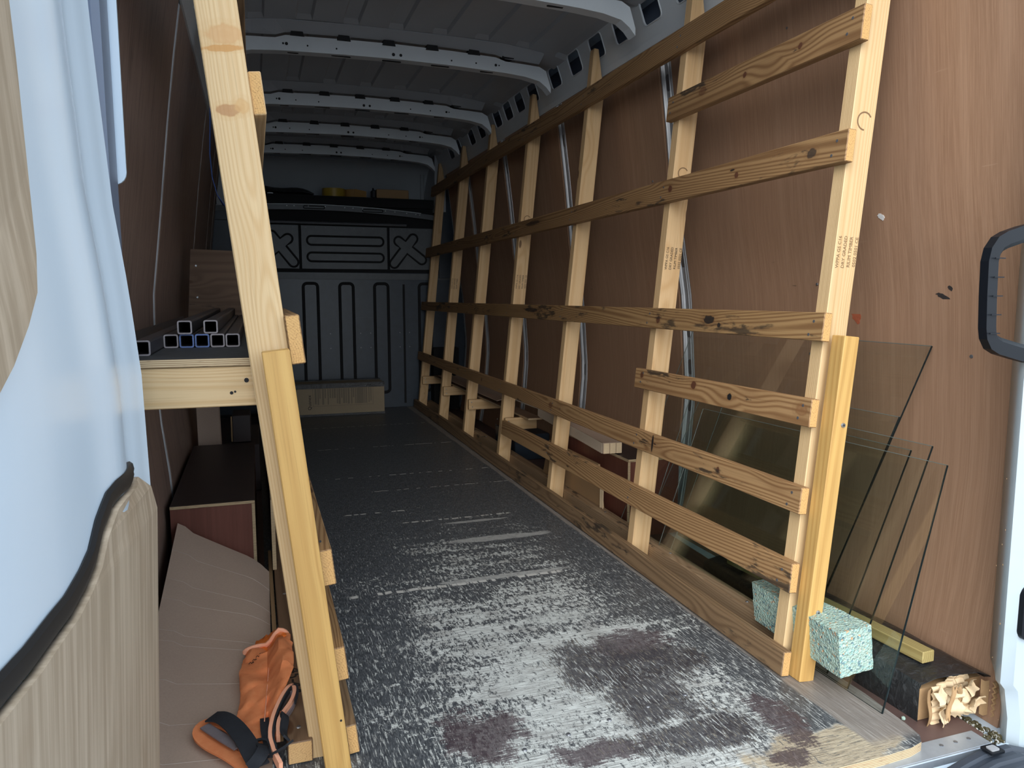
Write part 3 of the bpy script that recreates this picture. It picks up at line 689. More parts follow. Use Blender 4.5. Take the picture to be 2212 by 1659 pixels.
# rear doorway: left pillar, flange, right pillar, sill, bumper
bm = bmesh.new(); box(bm, -.36, -.197, 1.275, 1.366, -.10, 1.95)
pil = obj('trim_3', bm, M['pillar_shade'], bev=.01); struct(pil)
me = plate_mesh([rrect(-.31, -.186, 1.045, 1.93, .02, 5)], .006, M_xz((0, 1.372, 0))); link('flange', me, M['white'], pil)
bm = bmesh.new(); cyl(bm, (-.206, 1.2755, 1.085), (-.206, 1.273, 1.085), .004, 10); obj('hole', bm, M['hole'], pil)
# right pillar: pressed section, wider towards the bottom
bm = bmesh.new()
def xp(z): return 1.384 - .004 * min(1, max(0, z)) + max(0, .10 - z) * .22
rows = []
for z in (-.16, -.10, -.03, .02, .06, .085, .10, .30, .6, .85, 1.1, 1.5, 1.8, 1.95):
    x = xp(z) + (.010 if .02 <= z <= .085 else 0); rows.append([Vector((x + .085, 1.115, z)), Vector((x + .035, 1.065, z)), Vector((x + .004, 1.038, z)), Vector((x, 1.026, z)), Vector((x + .015, 1.012, z)), Vector((x + .13, 1.010, z)), Vector((x + .20, 1.04, z))])
grid(bm, rows); rp = obj('trim_4', bm, plain('pillar_white_paint', (.44, .53, .60), .3, 0, .06, 20), smooth=True); struct(rp)
mod = rp.modifiers.new('s', 'SOLIDIFY'); mod.thickness = .002
bm = bmesh.new(); me = plate_mesh([rrect(1.396, 1.47, .195, .305, .018, 5)], .014, M_xz((0, 1.008, 0))); bm.free(); lt = link('latch_plate', me, M['black_plastic'], rp)
for z in (.212, .226, .258, .272):
    bm = bmesh.new(); box(bm, 1.407, 1.45, .9985, 1.002, z, z + .011); obj('striker', bm, M['screw'], lt)
bm = bmesh.new(); cyl(bm, (1.404, 1.012, -.035), (1.404, 1.008, -.035), .0065, 14); obj('hole', bm, M['hole'], rp)
for k in range(14):
    z = -.1 + rnd.random() * .75; bm = bmesh.new(); bmesh.ops.create_icosphere(bm, subdivisions=1, radius=.0007 + rnd.random() * .0012, matrix=Matrix.Translation((xp(z) + .001, 1.035 + rnd.random() * .02, z)) @ Matrix.Diagonal((.5, .6, 1.6, 1))); obj('rust_spot', bm, M['card_in'], rp)
# moss and grit in the corner
def mk_moss():
    g = G('moss_grit'); n = g.noise(g.co, 130, 3, .6); return g.done(g.mix(g.step(n, .54, .58), g.mix(g.noise(g.co, 300, 2), (.02, .017, .010), (.10, .085, .035)), (.55, .56, .54)), .95)
bm = bmesh.new()
for k in range(160):
    p = Vector((1.365 + rnd.random() * .05, 1.028 + rnd.random() * .10, -.034 + rnd.random() * .008)); r = .002 + rnd.random() * .004
    bmesh.ops.create_icosphere(bm, subdivisions=1, radius=r, matrix=Matrix.Translation(p))
o = obj('moss_and_grit', bm, mk_moss()); tag(o, 'patch of moss and white grit in the corner by the right doorway pillar', 'dirt', kind='stuff')
# sill strip
bm = bmesh.new(); box(bm, .2, 1.362, 1.016, 1.064, -.0345, -.0185); box(bm, .2, 1.362, 1.012, 1.018, -.050, -.0185)
sill = obj('trim_5', bm, M['alu'], bev=.0015); struct(sill)
for x in (1.258, 1.295, 1.33): bm = bmesh.new(); cyl(bm, (x, 1.043, -.019), (x, 1.043, -.0175), .004, 10); obj('rivet', bm, M['steel_dark'], sill)
bm = bmesh.new(); slab(bm, [[Vector((x, y, z)) for x in (-.3, .5, 1.36)] for y, z in ((1.016, -.030), (.99, -.060), (.955, -.10), (.94, -.30))], (0, .01, -.004)); obj('painted_sill', bm, M['white'], sill)
bm = bmesh.new()
rows = [[Vector((x, y - .17 * max(0, 1.30 - x) - .25 * max(0, 1.30 - x) ** 2, z - .35 * max(0, x - 1.37))) for x in (-.35, .2, .8, 1.0, 1.15, 1.24, 1.30, 1.33, 1.37, 1.5, 1.62)] for y, z in ((1.008, -.050), (1.004, -.018), (.996, -.010), (.984, -.010), (.980, -.015), (.970, -.015), (.966, -.010), (.956, -.010), (.952, -.015), (.940, -.015), (.936, -.010), (.926, -.010), (.920, -.016), (.86, -.020), (.80, -.045), (.79, -.32))]
slab(bm, rows, (0, .0, -.008)); bump = obj('rear_bumper', bm, M['bumper'], smooth=False); tag(bump, 'dark grey ribbed plastic bumper step below the load sill', 'bumper')
me = plate_mesh([rrect(1.305, 1.340, .972, 1.000, .004)], .004, Matrix.Translation((0, 0, -.006))); cl = link('clip', me, M['black_plastic'], bump)
me = plate_mesh([rrect(1.312, 1.333, .978, .994, .004)], .003, Matrix.Translation((0, 0, -.0035))); link('clip_centre', me, M['galv'], cl)

# ground outside
bm = bmesh.new(); box(bm, -14, 14, -14, 14, -.72, -.66); struct(obj('ground', bm, M['ground']))

# ------------------------------------------------------------------ left rear door (open, close to the camera)
def xe(z):
    P = [(-.35, -.200), (.05, -.190), (.3, -.175), (.55, -.161), (.75, -.165), (.88, -.176), (1.0, -.190), (1.15, -.199), (1.28, -.206), (1.5, -.213), (1.95, -.235)]
    return prof(P, z)
def door_x(y, z):
    s = (1.25 - y)
    relief = -.012 * math.exp(-((s - .10) / .05) ** 2) + .010 * math.exp(-((s - .24) / .07) ** 2)
    upper = min(1, max(0, (z - .35) / .25))
    return xe(z) - .012 * s - .004 + .004 * math.exp(-(s / .012) ** 2) + relief * upper - .02 * max(0, s - .5)
bm = bmesh.new()
dz = [-.35 + 2.30 * k / 46 for k in range(47)]; dy = [1.25 - .85 * (k / 40) ** 1.15 for k in range(41)]
rows = [[Vector((door_x(y, z), y, z)) for y in dy] for z in dz]
slab(bm, rows, (-.045, 0, 0)); door = obj('door_1', bm, M['white'], smooth=True, org=(-.2, 1.25, -.35)); struct(door)
M['door_ply'] = None
def mk_doorply():
    g = G('grey_brown_door_lining'); st = g.noise(g.map((60, 70, 1.2)), 1, 4, .6); b = g.noise(g.map((6, 7, 5)), 1, 3)
    c = g.mix(g.step(st, .35, .68), (.36, .285, .205), (.50, .41, .31)); c = g.mix(g.mul(g.step(b, .55, .72), .4), c, (.30, .21, .13))
    return g.done(c, .55)
M['door_ply'] = mk_doorply()
def door_panel(name, outline, t=.008):
    """outline in (Y, z); filled as a fan grid that follows the door"""
    me = plate_mesh([outline], .001, Matrix.Identity(4)); bm = bmesh.new(); bm.from_mesh(me)
    bmesh.ops.triangulate(bm, faces=bm.faces)
    for v in bm.verts:
        y, z = v.co.x, v.co.y; top = v.co.z > 0
        v.co = Vector((door_x(y, z) + (t + .004 if top else .003), y, z))
    bmesh.ops.remove_doubles(bm, verts=bm.verts, dist=1e-6)
    return obj(name, bm, [M['door_ply'], M['plyedge']], door)
curve = [(1.238, .545), (1.215, .585), (1.165, .612), (1.11, .622), (1.06, .627), (1.013, .630), (.97, .631), (.935, .627), (.886, .610), (.845, .590), (.80, .583), (.74, .580), (.70, .582), (.63, .584), (.573, .589), (.526, .593), (.43, .60)]
low_out = [(1.238, -.34)] + curve + [(.43, -.34)]
up_out = [(.812, 1.93), (.810, 1.20), (.803, 1.08), (.785, .98), (.757, .905), (.738, .872), (.70, .845), (.65, .817), (.60, .796), (.52, .78), (.43, .775), (.43, 1.93)]
door_panel('lower_lining', low_out)
door_panel('upper_lining', up_out)
bm = bmesh.new(); sweep(bm, [(door_x(y, z + .012) + .002, y, z + .012) for y, z in curve[2:]], circ(.011, 8, .006), up=Vector((1, 0, 0))); obj('lining_seal', bm, M['seal'], door, smooth=True)
bm = bmesh.new(); y, z = 1.19, .235; cyl(bm, (door_x(y, z) + .008, y, z), (door_x(y, z) + .014, y, z), .006, 12, .004); obj('screw', bm, M['screw'], door)

# grab handle on the right pillar
gp = [(1.41, 1.03, .995), (1.34, 1.03, .980), (1.305, 1.03, .970), (1.288, 1.03, .962), (1.277, 1.03, .948), (1.273, 1.03, .93), (1.275, 1.03, .87), (1.279, 1.03, .81), (1.282, 1.03, .795), (1.290, 1.03, .783), (1.305, 1.03, .776), (1.35, 1.03, .765), (1.41, 1.03, .752)]
gh = empty('grab_handle', (1.41, 1.03, .752), 'black plastic grab handle with ribbed grip beside the right door pillar', 'handle')
bm = bmesh.new(); sec = [(-.013, -.016), (.004, -.016), (.011, -.008), (.013, .010), (.006, .016), (-.006, .016), (-.013, .008)]
sweep(bm, [Vector(p) for p in gp], [(b, a) for a, b in sec], up=Vector((0, 1, 0))); child('handle_bar', bm, M['black_plastic'], gh, bev=.0015)
for k in range(5):
    z = .80 + .034 * k; x = 1.2785 - .00045 * (k * 34) * .1; bm = bmesh.new(); box(bm, 1.268, 1.292, 1.0125, 1.0142, z - .0010, z + .0010); child('grip_rib', bm, M['black_plastic'], gh)
bm = bmesh.new(); box(bm, 1.395, 1.42, 1.015, 1.045, .73, 1.02); child('mounting_foot', bm, M['black_plastic'], gh, bev=.004)

# ================================================================== RIGHT RACK
S_ = .100
def xin(y, z): return 1.128 + .010 * (y - 1.35) + S_ * z
UY = [1.365, 2.12, 2.865, 3.59, 4.29, 4.95, 5.65]
rack = empty('timber_rack', (1.16, 1.36, .0), 'tall pine glass rack of upright studs and brown rails leaning to the right wall', 'rack')
sd = Vector((S_, 0, 1)).normalized(); nrm = Vector((1, 0, -S_)).normalized()
for i, y in enumerate(UY):
    yc = y + .019; z1 = 1.95 if i == 0 else 1.86
    if i == 0: z1 = 1.80
    a = Vector((xin(y, 0), yc, .001)) + nrm * .0315; b = a + sd * (z1 - 0)
    beam('upright', a, b, -nrm, .063, .038, M['stud'] if i else M['stud_front'], rack, cut={'tip': (.17, .020)})
def rail(name, ya, yb, za0, za1, zb0, zb1, th=.022, mat='rail', end='end_rail', off=0.0, lab=None):
    zca, zcb = (za0 + za1) / 2, (zb0 + zb1) / 2; h = ((za1 - za0) + (zb1 - zb0)) / 2
    # the beam's origin sits on the end nearest the doors
    a = Vector((xin(ya, zca), ya, zca)) - nrm * (th / 2 + .0006 + off); b = Vector((xin(yb, zcb), yb, zcb)) - nrm * (th / 2 + .0006 + off)
    return beam(name, a, b, sd, h, th, M[mat], rack, M[end], label=lab)
rail('rail', 1.345, 5.76, 1.618, 1.688, 1.612, 1.690)
rail('rail', 1.345, 2.165, 1.413, 1.483, 1.408, 1.488, mat='rail_a')
rail('rail', 1.345, 5.77, 1.155, 1.226, 1.155, 1.224, mat='rail_b')
rail('rail', 1.345, 5.77, .765, .830, .752, .815, mat='rail_c')
rail('rail', 1.350, 2.185, .574, .636, .566, .632, mat='rail_d')
rail('rail', 1.346, 5.74, .375, .438, .371, .432, mat='rail_e')
rail('rail', 1.345, 3.52, .194, .262, .175, .246, mat='rail_low')
o = rail('bottom_rail', 1.335, 5.74, .0015, .060, .0015, .060, th=.022, mat='rail_worn')
# outer bottom rail, screwed down outside the studs
beam('outer_bottom_rail', (1.128 + .063 + .004 + .024, 1.45, .0275), (1.171 + .063 + .004 + .024, 5.70, .0275), (1, 0, 0), .045, .052, M['outer_rail'], rack)
screws('screw', [(1.218 + .01 * (y - 1.45), y, .0536) for y in (1.62, 2.02, 2.5, 3.1, 3.55, 4.1)], (0, 0, 1), .005, rack)
# short doubled post on the front stud
a = Vector((xin(1.33, 0) + .004, 1.325, .001)) + nrm * .020; b = a + sd * .785
beam('doubling_post', a, b, -nrm, .040, .040, M['treated'], rack, M['treated'])
for z in (.16, .585):
    p = Vector((xin(1.33, z) + .030, 1.3045, z)); bm = bmesh.new(); cyl(bm, p, p + Vector((0, -.0025, 0)), .0058, 16, .0045); sc = obj('screw', bm, M['screw'], rack)
    bm = bmesh.new(); cyl(bm, p + Vector((0, -.0024, 0)), p + Vector((0, -.0029, 0)), .002, 8); obj('recess', bm, M['hole'], sc)
# screw heads in the rails over each stud
for (z, ys) in ((.225, UY[:4]), (.405, UY), (.605, UY[:2]), (.795, UY), (1.19, UY), (1.45, UY[:2]), (1.65, UY)):
    for y in ys[:5]:
        for dz, dy in ((.014, .012), (-.016, .024)):
            zz = z + dz; p = Vector((xin(y, zz), y + dy, zz)) - nrm * .0222
            bm = bmesh.new(); cyl(bm, p, p - nrm * .0008, .0035, 8); obj('screw', bm, M['steel_dark'], rack)
# cross bearers carrying the low side shelf, screwed to the fronts of the studs
for y, L in ((3.55, .17), (4.26, .24), (4.92, .24), (5.61, .24)):
    xa = xin(y, .22) + .004
    beam('bearer', (xa, y + .002, .222), (xa + L, y + .002, .222), (0, 0, 1), .060, .022, M['stud'], rack)
    for dx, dz in ((.018, .014), (.022, -.014)):
        bm = bmesh.new(); cyl(bm, (xa + dx, y - .0095, .222 + dz), (xa + dx, y - .0108, .222 + dz), .0035, 8); obj('screw', bm, M['screw'], rack)
# stamps on the studs
def stamp(lines, y, z, parent, size=.011, xo=.030, mat='ink'):
    for k, t in enumerate(lines):
        zc = z; c = Vector((xin(y, zc) + xo - .0 + k * size * 1.35 - .012, y - .0004, zc))
        me = text_mesh(t, size, frame(c, sd, (-1, 0, 0)))
        o = link('stamp', me, M[mat], parent)
stamp(['WPPA GS C16', 'DRY GRADED', 'RILIM TIMBER', '0502 0501 CE'], UY[0], .965, rack, .0115, .022)
stamp(['WPPA GS C16', 'DRY GRADED', 'RILIM TIMBER', '0502 0501 CE'], UY[1], .985, rack, .0115, .022, 'marker')
stamp(['WPPA GS C16', 'DRY GRADED', 'RILIM TIMBER', '0502 0501 CE'], UY[3], .935, rack, .0115, .022, 'marker')
stamp(['WPPA GS C16', 'DRY GRADED', 'RILIM TIMBER'], UY[5], .945, rack, .0115, .022, 'marker')
for i, z, r in ((0, 1.25, .019), (1, 1.25, .017), (3, 1.245, .017)):     # grading ring stamps
    y = UY[i]; c = Vector((xin(y, z) + .034, y - .0003, z)); bm = bmesh.new()
    sweep(bm, [c + Vector((r * math.cos(t), 0, r * math.sin(t))) for t in [2 * PI * k / 24 + .5 for k in range(17)]], [(-.0016, -.0002), (.0016, -.0002), (.0016, .0002), (-.0016, .0002)], up=Vector((0, 1, 0)))
    obj('ring_stamp', bm, M['ink'], rack)

# ================================================================== LEFT RACK
lrack = empty('timber_rack', (.10, 1.36, .0), 'nearer pine rack at left whose yellow doubled post crosses the view, carrying the tube shelf', 'rack')
lsd = Vector((-.108, 0, 1)).normalized(); ln = Vector((1, 0, .108)).normalized()
def lx(z): return .138 - .108 * z
for i, y in enumerate([1.375, 2.95, 4.35, 5.5]):
    yc = y + .019; a = Vector((lx(0), yc, .001)) - ln * .0335; b = a + lsd * 1.86
    beam('upright', a, b, ln, .063 if i else .067, .038, M['stud'] if i else M['post_left'], lrack, cut={'tip': (.17, .020)})
def lrail(name, ya, yb, z0, z1, th=.021, mat='rail', end='end_rail'):
    zc = (z0 + z1) / 2; a = Vector((lx(zc), ya, zc)) + ln * (th / 2 + .0006); b = Vector((lx(zc), yb, zc)) + ln * (th / 2 + .0006)
    return beam(name, a, b, lsd, z1 - z0, th, M[mat], lrack, M[end])
lrail('rail', 1.385, 5.7, 1.172, 1.243, mat='stud'); lrail('rail', 1.36, 5.7, .748, .834, th=.025); lrail('rail', 1.375, 5.7, .333, .402, th=.023, mat='rail')
lrail('rail', 1.375, 5.7, .144, .210, mat='rail'); lrail('rail', 1.37, 2.3, 1.43, 1.62, mat='rail_worn')
lrail('bottom_rail', 1.36, 5.7, .0015, .060, mat='rail_worn')
a = Vector((lx(0) - .001, 1.336, .001)) - ln * .022; b = a + lsd * .782
beam('doubling_post', a, b, ln, .046, .040, M['treated'], lrack, M['treated'])
ft = beam('outer_bottom_rail', (.050, 1.365, .0225), (.045, 5.6, .0225), (1, 0, 0), .045, .043, M['floor_timber'], lrack)
screws('screw', [(.050, 1.415, .0442), (.048, 1.71, .0442), (.049, 2.1, .0442)], (0, 0, 1), .005, lrack)
me = text_mesh('45-44', .050, frame((.052, 1.60, .0446), (0, -1, 0), (1, 0, 0)), .0006); link('marker_writing', me, M['marker'], lrack)
for p in ((.094, 1.3155, .44), (.121, 1.3155, .10)):
    bm = bmesh.new(); cyl(bm, p, Vector(p) + Vector((0, .0006, 0)), .0022, 8); obj('nail_hole', bm, M['hole'], lrack)
# shelf carried by the left rack
beam('shelf_beam', (.000, 1.440, .7075), (-.290, 1.440, .7075), (0, 0, 1), .072, .038, M['stud_front'], lrack)
for x, z, r in ((-.018, .718, .0042), (-.044, .696, .0030), (-.038, .698, .002)):
    bm = bmesh.new(); cyl(bm, (x, 1.4206, z), (x, 1.4200, z), r, 10); obj('nail_hole', bm, M['hole'], lrack)
for y in (2.3, 3.3): beam('shelf_beam', (.0, y, .7075), (-.290, y, .7075), (0, 0, 1), .072, .038, M['stud'], lrack)
bm = bmesh.new(); box(bm, -.292, .004, 1.418, 3.45, .7445, .7585)
me = bpy.data.meshes.new('shelf_board'); bmesh.ops.recalc_face_normals(bm, faces=bm.faces); bm.to_mesh(me); bm.free()
me.materials.append(M['film_grey']); me.materials.append(M['plyedge'])
for p in me.polygons: p.material_index = 0 if abs(p.normal.z) > .5 else 1
link('shelf_board', me, None, lrack, org=(-.14, 1.42, .7445))
bm = bmesh.new(); hexa(bm, [(-.262, 3.40, .7590), (-.02, 3.40, .7590), (-.02, 3.412, .7590), (-.262, 3.412, .7590), (-.240, 3.40, 1.058), (-.02, 3.40, 1.052), (-.02, 3.412, 1.052), (-.240, 3.412, 1.058)])
sb = obj('stop_board', bm, M['ply_side'], lrack)
screws('screw', [(-.222, 3.3995, .99), (-.222, 3.3995, .86)], (0, -1, 0), .005, sb)

# ------------------------------------------------------------------ steel tubes on the shelf
ZT = .7588; T = .0285
def tube(x, y0, z, L, yaw, label, endm, wall=.003):
    bm = bmesh.new(); h = T / 2
    o_ = rrect(-h, h, 0, T, .004, 2); i_ = rrect(-h + wall, h - wall, wall, T - wall, .002, 2); n = len(o_)
    vo = [[bm.verts.new((a, yy, b)) for a, b in o_] for yy in (0, L)]; vi = [[bm.verts.new((a, yy, b)) for a, b in i_] for yy in (0, L)]
    for k in range(n):
        q = (k + 1) % n
        bm.faces.new((vo[0][k], vo[0][q], vo[1][q], vo[1][k])); bm.faces.new((vi[0][k], vi[1][k], vi[1][q], vi[0][q]))
        for e in (0, 1): f = bm.faces.new((vo[e][k], vi[e][k], vi[e][q], vo[e][q])); f.material_index = 1
    bmesh.ops.recalc_face_normals(bm, faces=bm.faces)
    me = bpy.data.meshes.new('steel_tube'); bm.to_mesh(me); bm.free(); me.materials.append(M['tube']); me.materials.append(M[endm])
    o = bpy.data.objects.new('steel_tube', me); col.objects.link(o); o.location = (x, y0, z); o.rotation_euler = (0, 0, yaw)
    return tag(o, label, 'metal tube', 'square steel tubes stacked on the left shelf')
tube(-.1972, 1.515, ZT, 1.62, .004, 'square steel tube at the far left of the stack, sticking out nearest the shelf edge', 'tube_end')
xs_ = [-.1490 + .0362 * k for k in range(5)]
xs_ = [-.1685, -.1380, -.1075, -.0770, -.0465]
labs = ['bottom row steel tube next to the protruding tube at left', 'blue-ended steel tube second from left in the set-back bottom row', 'steel tube with the bright blue inner rim, middle of the bottom row', 'bottom row steel tube second from the timber post', 'bottom row steel tube right against the timber post']
for k, (x, l, e) in enumerate(zip(xs_, labs, ['tube_end', 'tube_end_blue', 'tube_end_blue', 'tube_end', 'tube_end'])):
    tube(x, 1.725, ZT, 1.60, -.0, l, e)
tube(-.1400, 1.715, ZT + T + .0006, 1.62, .004, 'upper steel tube at left, resting on the bottom row', 'tube_end')
tube(-.0900, 1.735, ZT + T + .0006, 1.6, 0, 'upper steel tube at right, resting on the bottom row', 'tube_end')
bm = bmesh.new(); cyl(bm, (-.2290, 1.70, ZT + .0095), (-.2320, 3.2, ZT + .0095), .009, 16); rr = obj('steel_rod', bm, M['tube'], smooth=True); tag(rr, 'thin round steel bar lying against the left wall behind the tubes', 'metal bar')
bm = bmesh.new(); hexa(bm, [(-.262, 1.78, ZT), (-.242, 1.78, ZT), (-.246, 3.2, ZT), (-.266, 3.2, ZT), (-.262, 1.78, ZT + .028), (-.259, 1.78, ZT + .028), (-.263, 3.2, ZT + .028), (-.266, 3.2, ZT + .028)]); an = obj('steel_angle', bm, M['tube']); tag(an, 'dark steel strip behind the round bar, along the left wall', 'metal strip')

# ------------------------------------------------------------------ wheel-arch boxes
def ply_box(name, x0, x1, y0, y1, z1, t, inner, label, cat='box'):
    """front and inner side in red film ply under a dark top; inner = +1 when the visible side is at x1"""
    e = empty(name, ((x0 + x1) / 2, y0, -.0205), label, cat); z0 = -.020
    def pan(nm, x0, x1, y0, y1, z0, z1, face, axis):
        bm = bmesh.new(); box(bm, x0, x1, y0, y1, z0, z1); bmesh.ops.recalc_face_normals(bm, faces=bm.faces)
        me = bpy.data.meshes.new(nm); bm.to_mesh(me); bm.free(); me.materials.append(M[face]); me.materials.append(M['plyedge'])
        for p in me.polygons: p.material_index = 0 if abs(p.normal[axis]) > .5 else 1
        link(nm, me, None, e)
    pan('top_panel', x0, x1, y0 - .004, y1, z1 - t, z1, 'film_dark', 2)
    xa, xb = (x0, x1 - t - .0005) if inner > 0 else (x0 + t + .0005, x1)
    pan('front_panel', xa, xb, y0, y0 + t, z0, z1 - t - .0005, 'red_ply', 1)
    if inner > 0: pan('side_panel', x1 - t, x1, y0, y1, z0, z1 - t - .0005, 'red_ply', 0)
    else: pan('side_panel', x0, x0 + t, y0, y1, z0, z1 - t - .0005, 'red_ply', 0)
    pan('back_panel', xa, xb, y1 - t, y1, z0, z1 - t - .0005, 'red_ply', 1)
ply_box('wheel_arch_box', -.258, -.021, 2.36, 3.31, .25, .009, 1, 'dark-topped red-brown plywood wheel arch box against the left wall')
ply_box('wheel_arch_box', 1.268, 1.480, 2.40, 3.10, .274, .010, -1, 'red-brown plywood wheel arch box behind the right rack')

# ------------------------------------------------------------------ left side floor: cardboard, ply strip, boards
M['card_floor'] = M['card']
def sheet_z(x, y):
    t = max(0, (y - 1.45) / .90); u = min(1, max(0, (x + .262) / .272)); rise = (.215 - .150 * u) * min(1, t) ** 1.5
    return -.012 + .004 * math.sin(y * 9 + x * 4) * min(1, (2.4 - y)) + rise + (.010 if x < -.2 else 0)
bm = bmesh.new(); rows = []
for k in range(41):
    v = k / 40; row = []
    for j in range(13):
        u = j / 12; x = -.262 + .272 * u + .022 * (1 - u) * (k / 40) ** 2
        ytop = 2.345 - .02 * u - (.05 * max(0, (u - .75) / .25) ** 2)
        y = 1.07 + (ytop - 1.07) * v
        z = sheet_z(x, y)
        row.append(Vector((x + .004 * math.sin(y * 3), y, z)))
    rows.append(row)
slab(bm, rows, (0, 0, .004)); cs = obj('cardboard_sheet', bm, M['card'], smooth=True, org=(-.12, 1.07, -.018))
tag(cs, 'large creased cardboard sheet on the left floor, far edge propped on the red box', 'cardboard')
for k, (yk, sk) in enumerate(((1.22, .04), (1.38, .05), (1.47, .045), (1.585, .04), (1.72, .035), (1.86, .03), (1.90, .035), (2.02, .02), (2.10, .03), (2.22, .02))):
    path = []
    for j in range(13):
        u = j / 12; v = ((yk - sk * u) - 1.07) / (2.345 - .02 * u - 1.07); i = min(39.999, max(0, v * 40)); a = int(i)
        p = rows[a][j].lerp(rows[a + 1][j], i - a); path.append(p + Vector((0, 0, .0044)))
    bm = bmesh.new(); sweep(bm, path, circ(.0011, 4, .0006)); obj('crease', bm, plain('crease_tone', (.52, .43, .37), .85), cs) if k == 0 else obj('crease', bm, bpy.data.materials['crease_tone'], cs)
bm = bmesh.new(); hexa(bm, [(.012, 1.45, -.020), (.022, 1.45, -.020), (.022, 2.5, -.020), (.012, 2.5, -.020), (.012, 1.45, .028), (.022, 1.45, .030), (.022, 2.5, .040), (.012, 2.5, .04)])
o = obj('cardboard_strip', bm, M['card_in']); tag(o, 'narrow brown cardboard strip standing between the sheet and the floor timber', 'cardboard')
def pply(name, x0, x1, y0, y1, z0, z1, face, axis, label, cat):
    bm = bmesh.new(); box(bm, x0, x1, y0, y1, z0, z1); bmesh.ops.recalc_face_normals(bm, faces=bm.faces)
    me = bpy.data.meshes.new(name); bm.to_mesh(me); bm.free(); me.materials.append(M[face]); me.materials.append(M['plyedge'])
    for p in me.polygons: p.material_index = 0 if abs(p.normal[axis]) > .5 else 1
    o = link(name, me, None); return tag(o, label, cat)
pply('plywood_offcut', .0235, .0345, 2.30, 3.10, .0445, .262, 'film_dark', 0, 'plywood offcut standing on edge behind the left front post, pale edge showing', 'board')
bm = bmesh.new(); hexa(bm, [(-.245, 3.40, -.020), (-.155, 3.40, -.020), (-.150, 3.41, -.020), (-.240, 3.41, -.020), (-.250, 3.40, .66), (-.165, 3.40, .66), (-.160, 3.41, .66), (-.245, 3.41, .66)])
o = obj('board_offcut', bm, M['card']); tag(o, 'narrow tall grey-brown board standing in the dark behind the left wheel arch box', 'board')
bm = bmesh.new(); box(bm, -.115, -.035, 3.60, 3.78, .20, .325); o = obj('storage_box', bm, M['film_dark'], bev=.003); tag(o, 'small dark box in shadow beyond the left wheel arch box', 'box')
bm = bmesh.new(); box(bm, -.121, -.1155, 3.598, 3.61, .205, .32); obj('pale_edge', bm, M['card_in'], o)
bm = bmesh.new(); box(bm, -.15, .0, 3.55, 4.1, -.020, .197); o = obj('storage_box', bm, M['film_dark'], bev=.003); tag(o, 'low dark crate under the small box beyond the left wheel arch box', 'box')

# ------------------------------------------------------------------ blue strap on the left
def mk_strap():
    g = G('blue_webbing'); x, y, z = g.sep(); s = g.lin(g.math('SINE', g.mul(z, 1400.)), -1, 1, 0, 1)
    return g.done(g.mix(s, (.012, .045, .20), (.025, .10, .40)), .6)
M['strap'] = mk_strap()
bm = bmesh.new(); P = [(-.118, 2.9, 1.52), (-.122, 2.9, 1.44), (-.126, 2.9, 1.36), (-.122, 2.9, 1.28), (-.108, 2.9, 1.22), (-.088, 2.9, 1.185), (-.072, 2.91, 1.20), (-.070, 2.92, 1.28), (-.082, 2.92, 1.38), (-.10, 2.92, 1.48), (-.118, 2.9, 1.52)]
sweep(bm, [Vector(p) for p in P], [(-.0012, -.02), (.0012, -.02), (.0012, .02), (-.0012, .02)], up=Vector((0, 1, 0)))
o = obj('ratchet_strap', bm, M['strap'], smooth=True); tag(o, 'blue webbing strap looped over the back of the left rack', 'strap')

# ------------------------------------------------------------------ orange sleeve with black straps
def mk_cloth(name, c1, c2):
    g = G(name); n = g.noise(g.co, 60, 4, .6); w_ = g.noise(g.co, 900, 2, .5)
    g.bump(g.add(g.mul(n, .8), g.mul(w_, .5)), .5, .002); return g.done(g.mix(n, c1, c2), .85)
M['orange'] = mk_cloth('faded_orange_cloth', (.80, .215, .07), (.93, .36, .15))
M['orange2'] = mk_cloth('bright_orange_cloth', (.85, .17, .02), (.95, .27, .04))
M['pink'] = mk_cloth('pink_orange_binding', (.92, .40, .24), (.95, .50, .33))
M['blackweb'] = mk_cloth('black_webbing', (.010, .012, .018), (.025, .03, .038))
M['liner'] = mk_cloth('grey_sleeve_lining', (.16, .13, .14), (.24, .21, .22))
def cz(x, y):   # height of the sheet or of the floor timber under the cloth
    return max(sheet_z(max(x, -.26), y) + .006, .046 * min(1, max(0, (x + .005) / .030)))
glove = empty('work_sleeve', (-.02, 1.50, -.006), 'orange protective work sleeve with black straps crumpled on the cardboard', 'sleeve')
def cloth_tube(name, path, mat, flat=.45, n=28, wr=.10, closed_top=False, seed=0, rings=4):
    """path: (x, y, half width, height) -> crumpled flattened sleeve resting on what lies below"""
    bm = bmesh.new(); rows = []; m = (len(path) - 1) * rings
    for i in range(m + 1):
        t = i / rings; a = min(int(t), len(path) - 2); u = t - a; u = u * u * (3 - 2 * u)
        x, y, hw, h = [path[a][k] + (path[a + 1][k] - path[a][k]) * u for k in range(4)]
        row = []
        for k in range(n):
            th = 2 * PI * k / n; c_, s_ = math.cos(th), math.sin(th)
            q = 1 + wr * noise.noise(Vector((c_ * 2.2, s_ * 2.2 + seed, t * 2.4))) + .6 * wr * math.sin(3 * th + t * 2.2 + seed)
            px = x + hw * c_ * (1 + .3 * (q - 1)); py = y + .010 * s_ * math.sin(2 * th)
            base = cz(px, py); pz = base + max(.0005, h * (.5 + .5 * s_) * q + (0 if s_ > -.3 else 0))
            row.append(Vector((px, py, pz)))
        rows.append(row)
    V = grid(bm, rows, close=True)
    if closed_top: bm.faces.new(V[0]); bm.faces.new(list(reversed(V[-1])))
    o = obj(name, bm, M[mat], glove, smooth=True)
    for p in o.data.polygons: p.use_smooth = True
    return o
